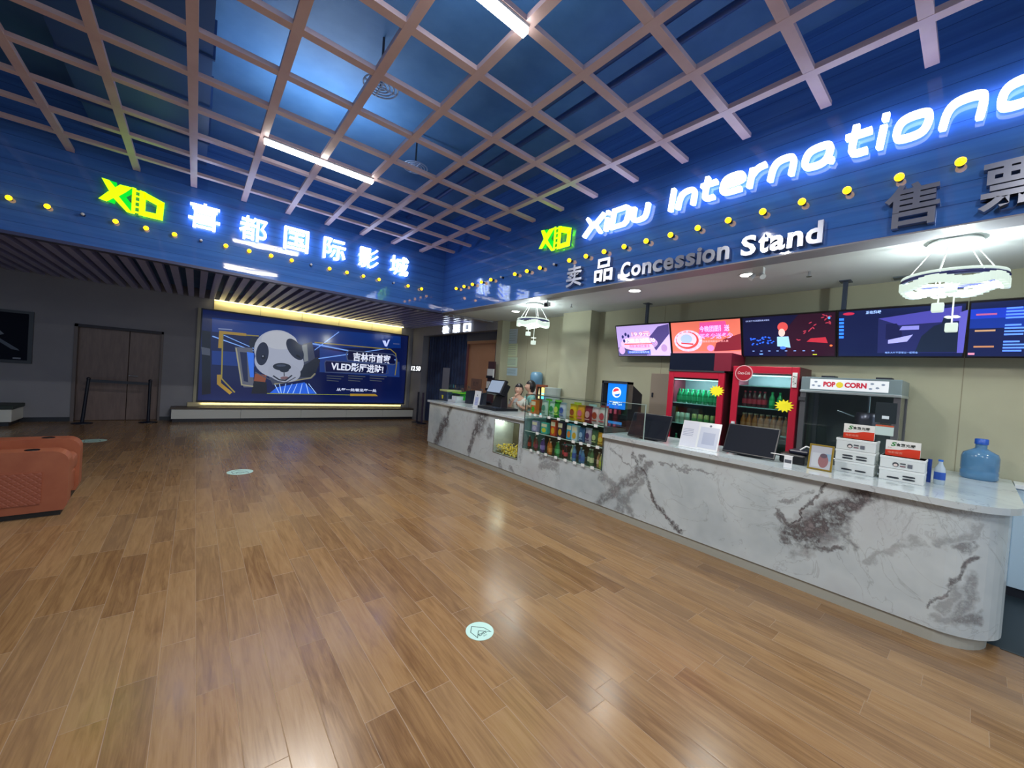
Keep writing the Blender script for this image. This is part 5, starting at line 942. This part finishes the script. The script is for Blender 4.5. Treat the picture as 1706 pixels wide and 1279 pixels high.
rprism(-.248, .248, [(-.85, .06), (-.05, .06), (-.03, .1), (-.03, .30), (-.85, .30)], 'footrest', LE, .03)
b = MB(); b.box(-.85, -.01, -.245, .245, .305, .49, LE); b.build('seat_cushion', t, False, .06, 4)
rprism(-.25, .25, [(-1.15, .06), (-.86, .06), (-.74, .5), (-.82, 1.02), (-1.0, 1.05), (-1.15, .9)], 'backrest', LE, .05)
b = MB(); b.box(-.93, -.04, -.43, .43, 0, .05, mat('12100f', .5)); b.build('base', t, False)
# ------------------------------------------------------------------ staff
def skin(chain, edges, root=0, sub=2):
    me = bpy.data.meshes.new('s'); me.from_pydata([c[0] for c in chain], edges, []); o = bpy.data.objects.new('s', me); COL.objects.link(o)
    sk = o.modifiers.new('k', 'SKIN'); sk.use_smooth_shade = True; su = o.modifiers.new('u', 'SUBSURF'); su.levels = sub; su.render_levels = sub
    for i, c in enumerate(chain):
        r = c[1]; me.skin_vertices[0].data[i].radius = (r, r) if not isinstance(r, tuple) else r
    me.skin_vertices[0].data[root].use_root = True
    bpy.context.view_layer.update(); m2 = bpy.data.meshes.new_from_object(o.evaluated_get(bpy.context.evaluated_depsgraph_get()))
    r = ([tuple(v.co) for v in m2.vertices], [tuple(p.vertices) for p in m2.polygons]); bpy.data.objects.remove(o); bpy.data.meshes.remove(me); bpy.data.meshes.remove(m2); return r
def person(loc, rz, label, shirt, apron, hairstyle, raise_hand, scale=.94):
    t = thing('person', label, 'person', loc, rz); SK = mat('e0b49c', .5); HR = mat('17141a', .4)
    ch = [((0, 0, .93), (.13, .10)), ((0, 0, 1.1), (.115, .085)), ((0, 0, 1.27), (.14, .10)), ((0, 0, 1.39), (.10, .075)), ((.01, 0, 1.46), (.046, .05)), ((.015, 0, 1.52), (.045, .05))]
    ed = [(0, 1), (1, 2), (2, 3), (3, 4), (4, 5)]
    def limb(base, pts):
        k = base
        for p in pts: ch.append(p); ed.append((k, len(ch)-1)); k = len(ch)-1
        return k
    for s in (-1, 1): limb(0, [((0, s*.09, .82), .085), ((.01, s*.09, .48), .055), ((0, s*.09, .10), .036), ((.10, s*.095, .04), .035), ((.16, s*.1, .03), .028)])
    hands = []
    arms = {1: [((0, .155, 1.37), .052), ((.02, .20, 1.16), .040), ((.17, .12, 1.22), .030), ((.21, .08, 1.25), .024)], -1: ([((0, -.155, 1.37), .052), ((.10, -.19, 1.14), .040), ((.19, -.08, 1.36), .029), ((.17, -.04, 1.44), .023)] if raise_hand else [((0, -.155, 1.37), .052), ((.05, -.2, 1.12), .040), ((.22, -.12, 1.02), .030), ((.28, -.08, 1.02), .024)])}
    for s in (1, -1):
        k = limb(3, arms[s]); hands.append((s, V(arms[s][-2][0]), V(arms[s][-1][0])))
    b = MB(); v, f = skin(ch, ed); b.add(v, f, SK, True)
    for s, p, q in hands:
        d = (q-p).normalized(); side = V((0, 0, 1)).cross(d).normalized() if abs(d.z) < .9 else V((0, 1, 0)); nn = d.cross(side)
        b.sph(q+d*.03, .04, SK, 10, 7, (.75, .75, .75))
        for j, L_f in enumerate((.05, .065, .07, .06)):
            o0 = q+d*.05+side*(-.024+.016*j); p1 = o0+d*L_f*.5+nn*.008; p2 = p1+d*L_f*.35+nn*.028*(-1 if raise_hand and s < 0 else 1); b.cyl(o0, p1, .0085, .008, SK, 6); b.sph(p1, .008, SK, 6, 4); b.cyl(p1, p2, .008, .006, SK, 6); b.sph(p2, .006, SK, 6, 4)
        o0 = q+d*.02-side*.03; p1 = o0+d*.03-side*.018; b.cyl(o0, p1, .01, .009, SK, 6); b.cyl(p1, p1+d*.025+side*.004, .009, .007, SK, 6); b.sph(p1, .009, SK, 6, 4)
    # head with face
    n, k = 26, 18; hv = []; c = V((.02, 0, 1.60))
    for j in range(k+1):
        ph = math.pi*j/k; z = -math.cos(ph); rr = max(.002, math.sin(ph))
        for i in range(n):
            a = 2*math.pi*i/n; x = rr*math.cos(a); y = rr*math.sin(a); w_ = 1 - .28*max(0, -z-.1)**1.2
            px_, py_, pz_ = x*.104*w_ + (.010 if z < 0 else 0)*max(0, x), y*.087*w_, z*.128
            fx = max(0, math.cos(a))
            px_ += .020*math.exp(-((y*.075)/.012)**2-((pz_+.012)/.022)**2)*fx            # nose
            px_ -= .008*(math.exp(-((abs(y*.075)-.03)/.014)**2-((pz_-.012)/.014)**2))*fx      # eye sockets
            px_ += .006*math.exp(-((y*.075)/.022)**2-((pz_+.052)/.009)**2)*fx             # lips
            px_ += .008*math.exp(-((y*.075)/.02)**2-((pz_+.095)/.02)**2)*fx               # chin
            hv.append(c+V((px_, py_, pz_)))
    b.add(hv, [(j*n+i, j*n+(i+1) % n, (j+1)*n+(i+1) % n, (j+1)*n+i) for j in range(k) for i in range(n)], SK, True)
    for s in (-1, 1): b.sph(c+V((-.005, s*.087, -.005)), .022, SK, 8, 6, (.7, .35, 1.2)); b.sph(c+V((.091, s*.03, .014)), .011, mat('241a18', .3), 8, 5, (.5, 1.2, .55)); b.box(.094, .099, s*.03-.014, s*.028+.014, .030, .034, HR, Matrix.Translation(c))
    b.box(.094, .104, -.02, .02, -.062, -.055, mat('a8545a', .5), Matrix.Translation(c)); b.build('body', t, False)
    # hair
    b = MB(); hv = []
    for j in range(k+1):
        ph = math.pi*j/k; z = -math.cos(ph); rr = max(.002, math.sin(ph))
        for i in range(n): a = 2*math.pi*i/n; hv.append(c+V((rr*math.cos(a)*.114-.010, rr*math.sin(a)*.098, z*.137+.008)))
    fs = []
    for j in range(k):
        for i in range(n):
            a = 2*math.pi*(i+.5)/n; z = -math.cos(math.pi*(j+.5)/k); lim = (.38 if hairstyle == 'tied' else .30) if math.cos(a) > .45 else (-.05 if math.cos(a) > .1 else -.62)
            if hairstyle == 'bob' and .1 < math.cos(a) <= .45: lim = -.5
            if hairstyle == 'bob' and math.cos(a) <= .1: lim = -1.1
            if z > lim: fs.append((j*n+i, j*n+(i+1) % n, (j+1)*n+(i+1) % n, (j+1)*n+i))
    b.add(hv, fs, HR, True)
    if hairstyle == 'tied': b.sph(c+V((-.12, 0, .03)), .042, HR, 10, 7); b.sph(c+V((-.14, .01, -.06)), .035, HR, 10, 7, (.8, 1, 2))
    else: b.sph(c+V((-.045, 0, -.07)), .075, HR, 12, 8, (.85, 1.05, .8))
    o = b.build('hair', t, False); m = o.modifiers.new('th', 'SOLIDIFY'); m.thickness = .006
    # clothes: shirt with short sleeves, trousers, apron
    ch = [((0, 0, .86), (.148, .115)), ((0, 0, 1.1), (.132, .102)), ((0, 0, 1.27), (.155, .116)), ((0, 0, 1.385), (.115, .09)), ((.005, 0, 1.43), (.062, .062))]; ed = [(0, 1), (1, 2), (2, 3), (3, 4)]
    for s in (1, -1): a0, a1 = V(arms[s][0][0]), V(arms[s][1][0]); limb(3, [(tuple(a0), .066), (tuple(a0.lerp(a1, .62)), .056)])
    b = MB(); v, f = skin(ch, ed); b.add(v, f, mat(shirt, .7), True); b.build('shirt', t, False)
    ch = [((0, 0, .93), (.150, .12)), ((0, 0, .86), (.14, .115))]; ed = [(0, 1)]
    for s in (-1, 1): limb(1, [((0, s*.09, .76), .095), ((.01, s*.09, .48), .068), ((0, s*.09, .11), .055)])
    b = MB(); v, f = skin(ch, ed); b.add(v, f, mat('23262e', .7), True); b.build('trousers', t, False)
    if apron: b = MB(); b.add([(.125, -.12, .75), (.125, .12, .75), (.145, -.13, .98), (.145, .13, .98), (.125, -.08, 1.3), (.125, .08, 1.3)], [(0, 1, 3, 2), (2, 3, 5, 4)], mat(apron, .7), True); o = b.build('apron', t, False); m = o.modifiers.new('th', 'SOLIDIFY'); m.thickness = .006
    t.scale = (scale, scale, scale); return t
W1 = at(865, 648, 0, 4.86); W2 = at(885, 644, 0, 5.15)
person((W1.x, W1.y, 0), math.radians(215), 'person in a white t-shirt with tied black hair raising a hand to the mouth', 'e6ece4', None, 'tied', True, (W1.z-.01)/1.60)
person((W2.x, W2.y, 0), math.radians(150), 'person in a light blue top with short black hair facing the colleague', '8fc4c8', None, 'bob', False, (W2.z)/1.60)
b = MB(); p = at(857, 667, 0, 4.76); b.lathe([(.05, 0), (.075, .075), (.078, .078), (.07, .075), (.0, .02)], (p.x, p.y, p.z-.03), mat('e8f0f4', .4), 20)
tag(b.build('white_bowl'), 'white bowl held in front of the person in white', 'bowl')
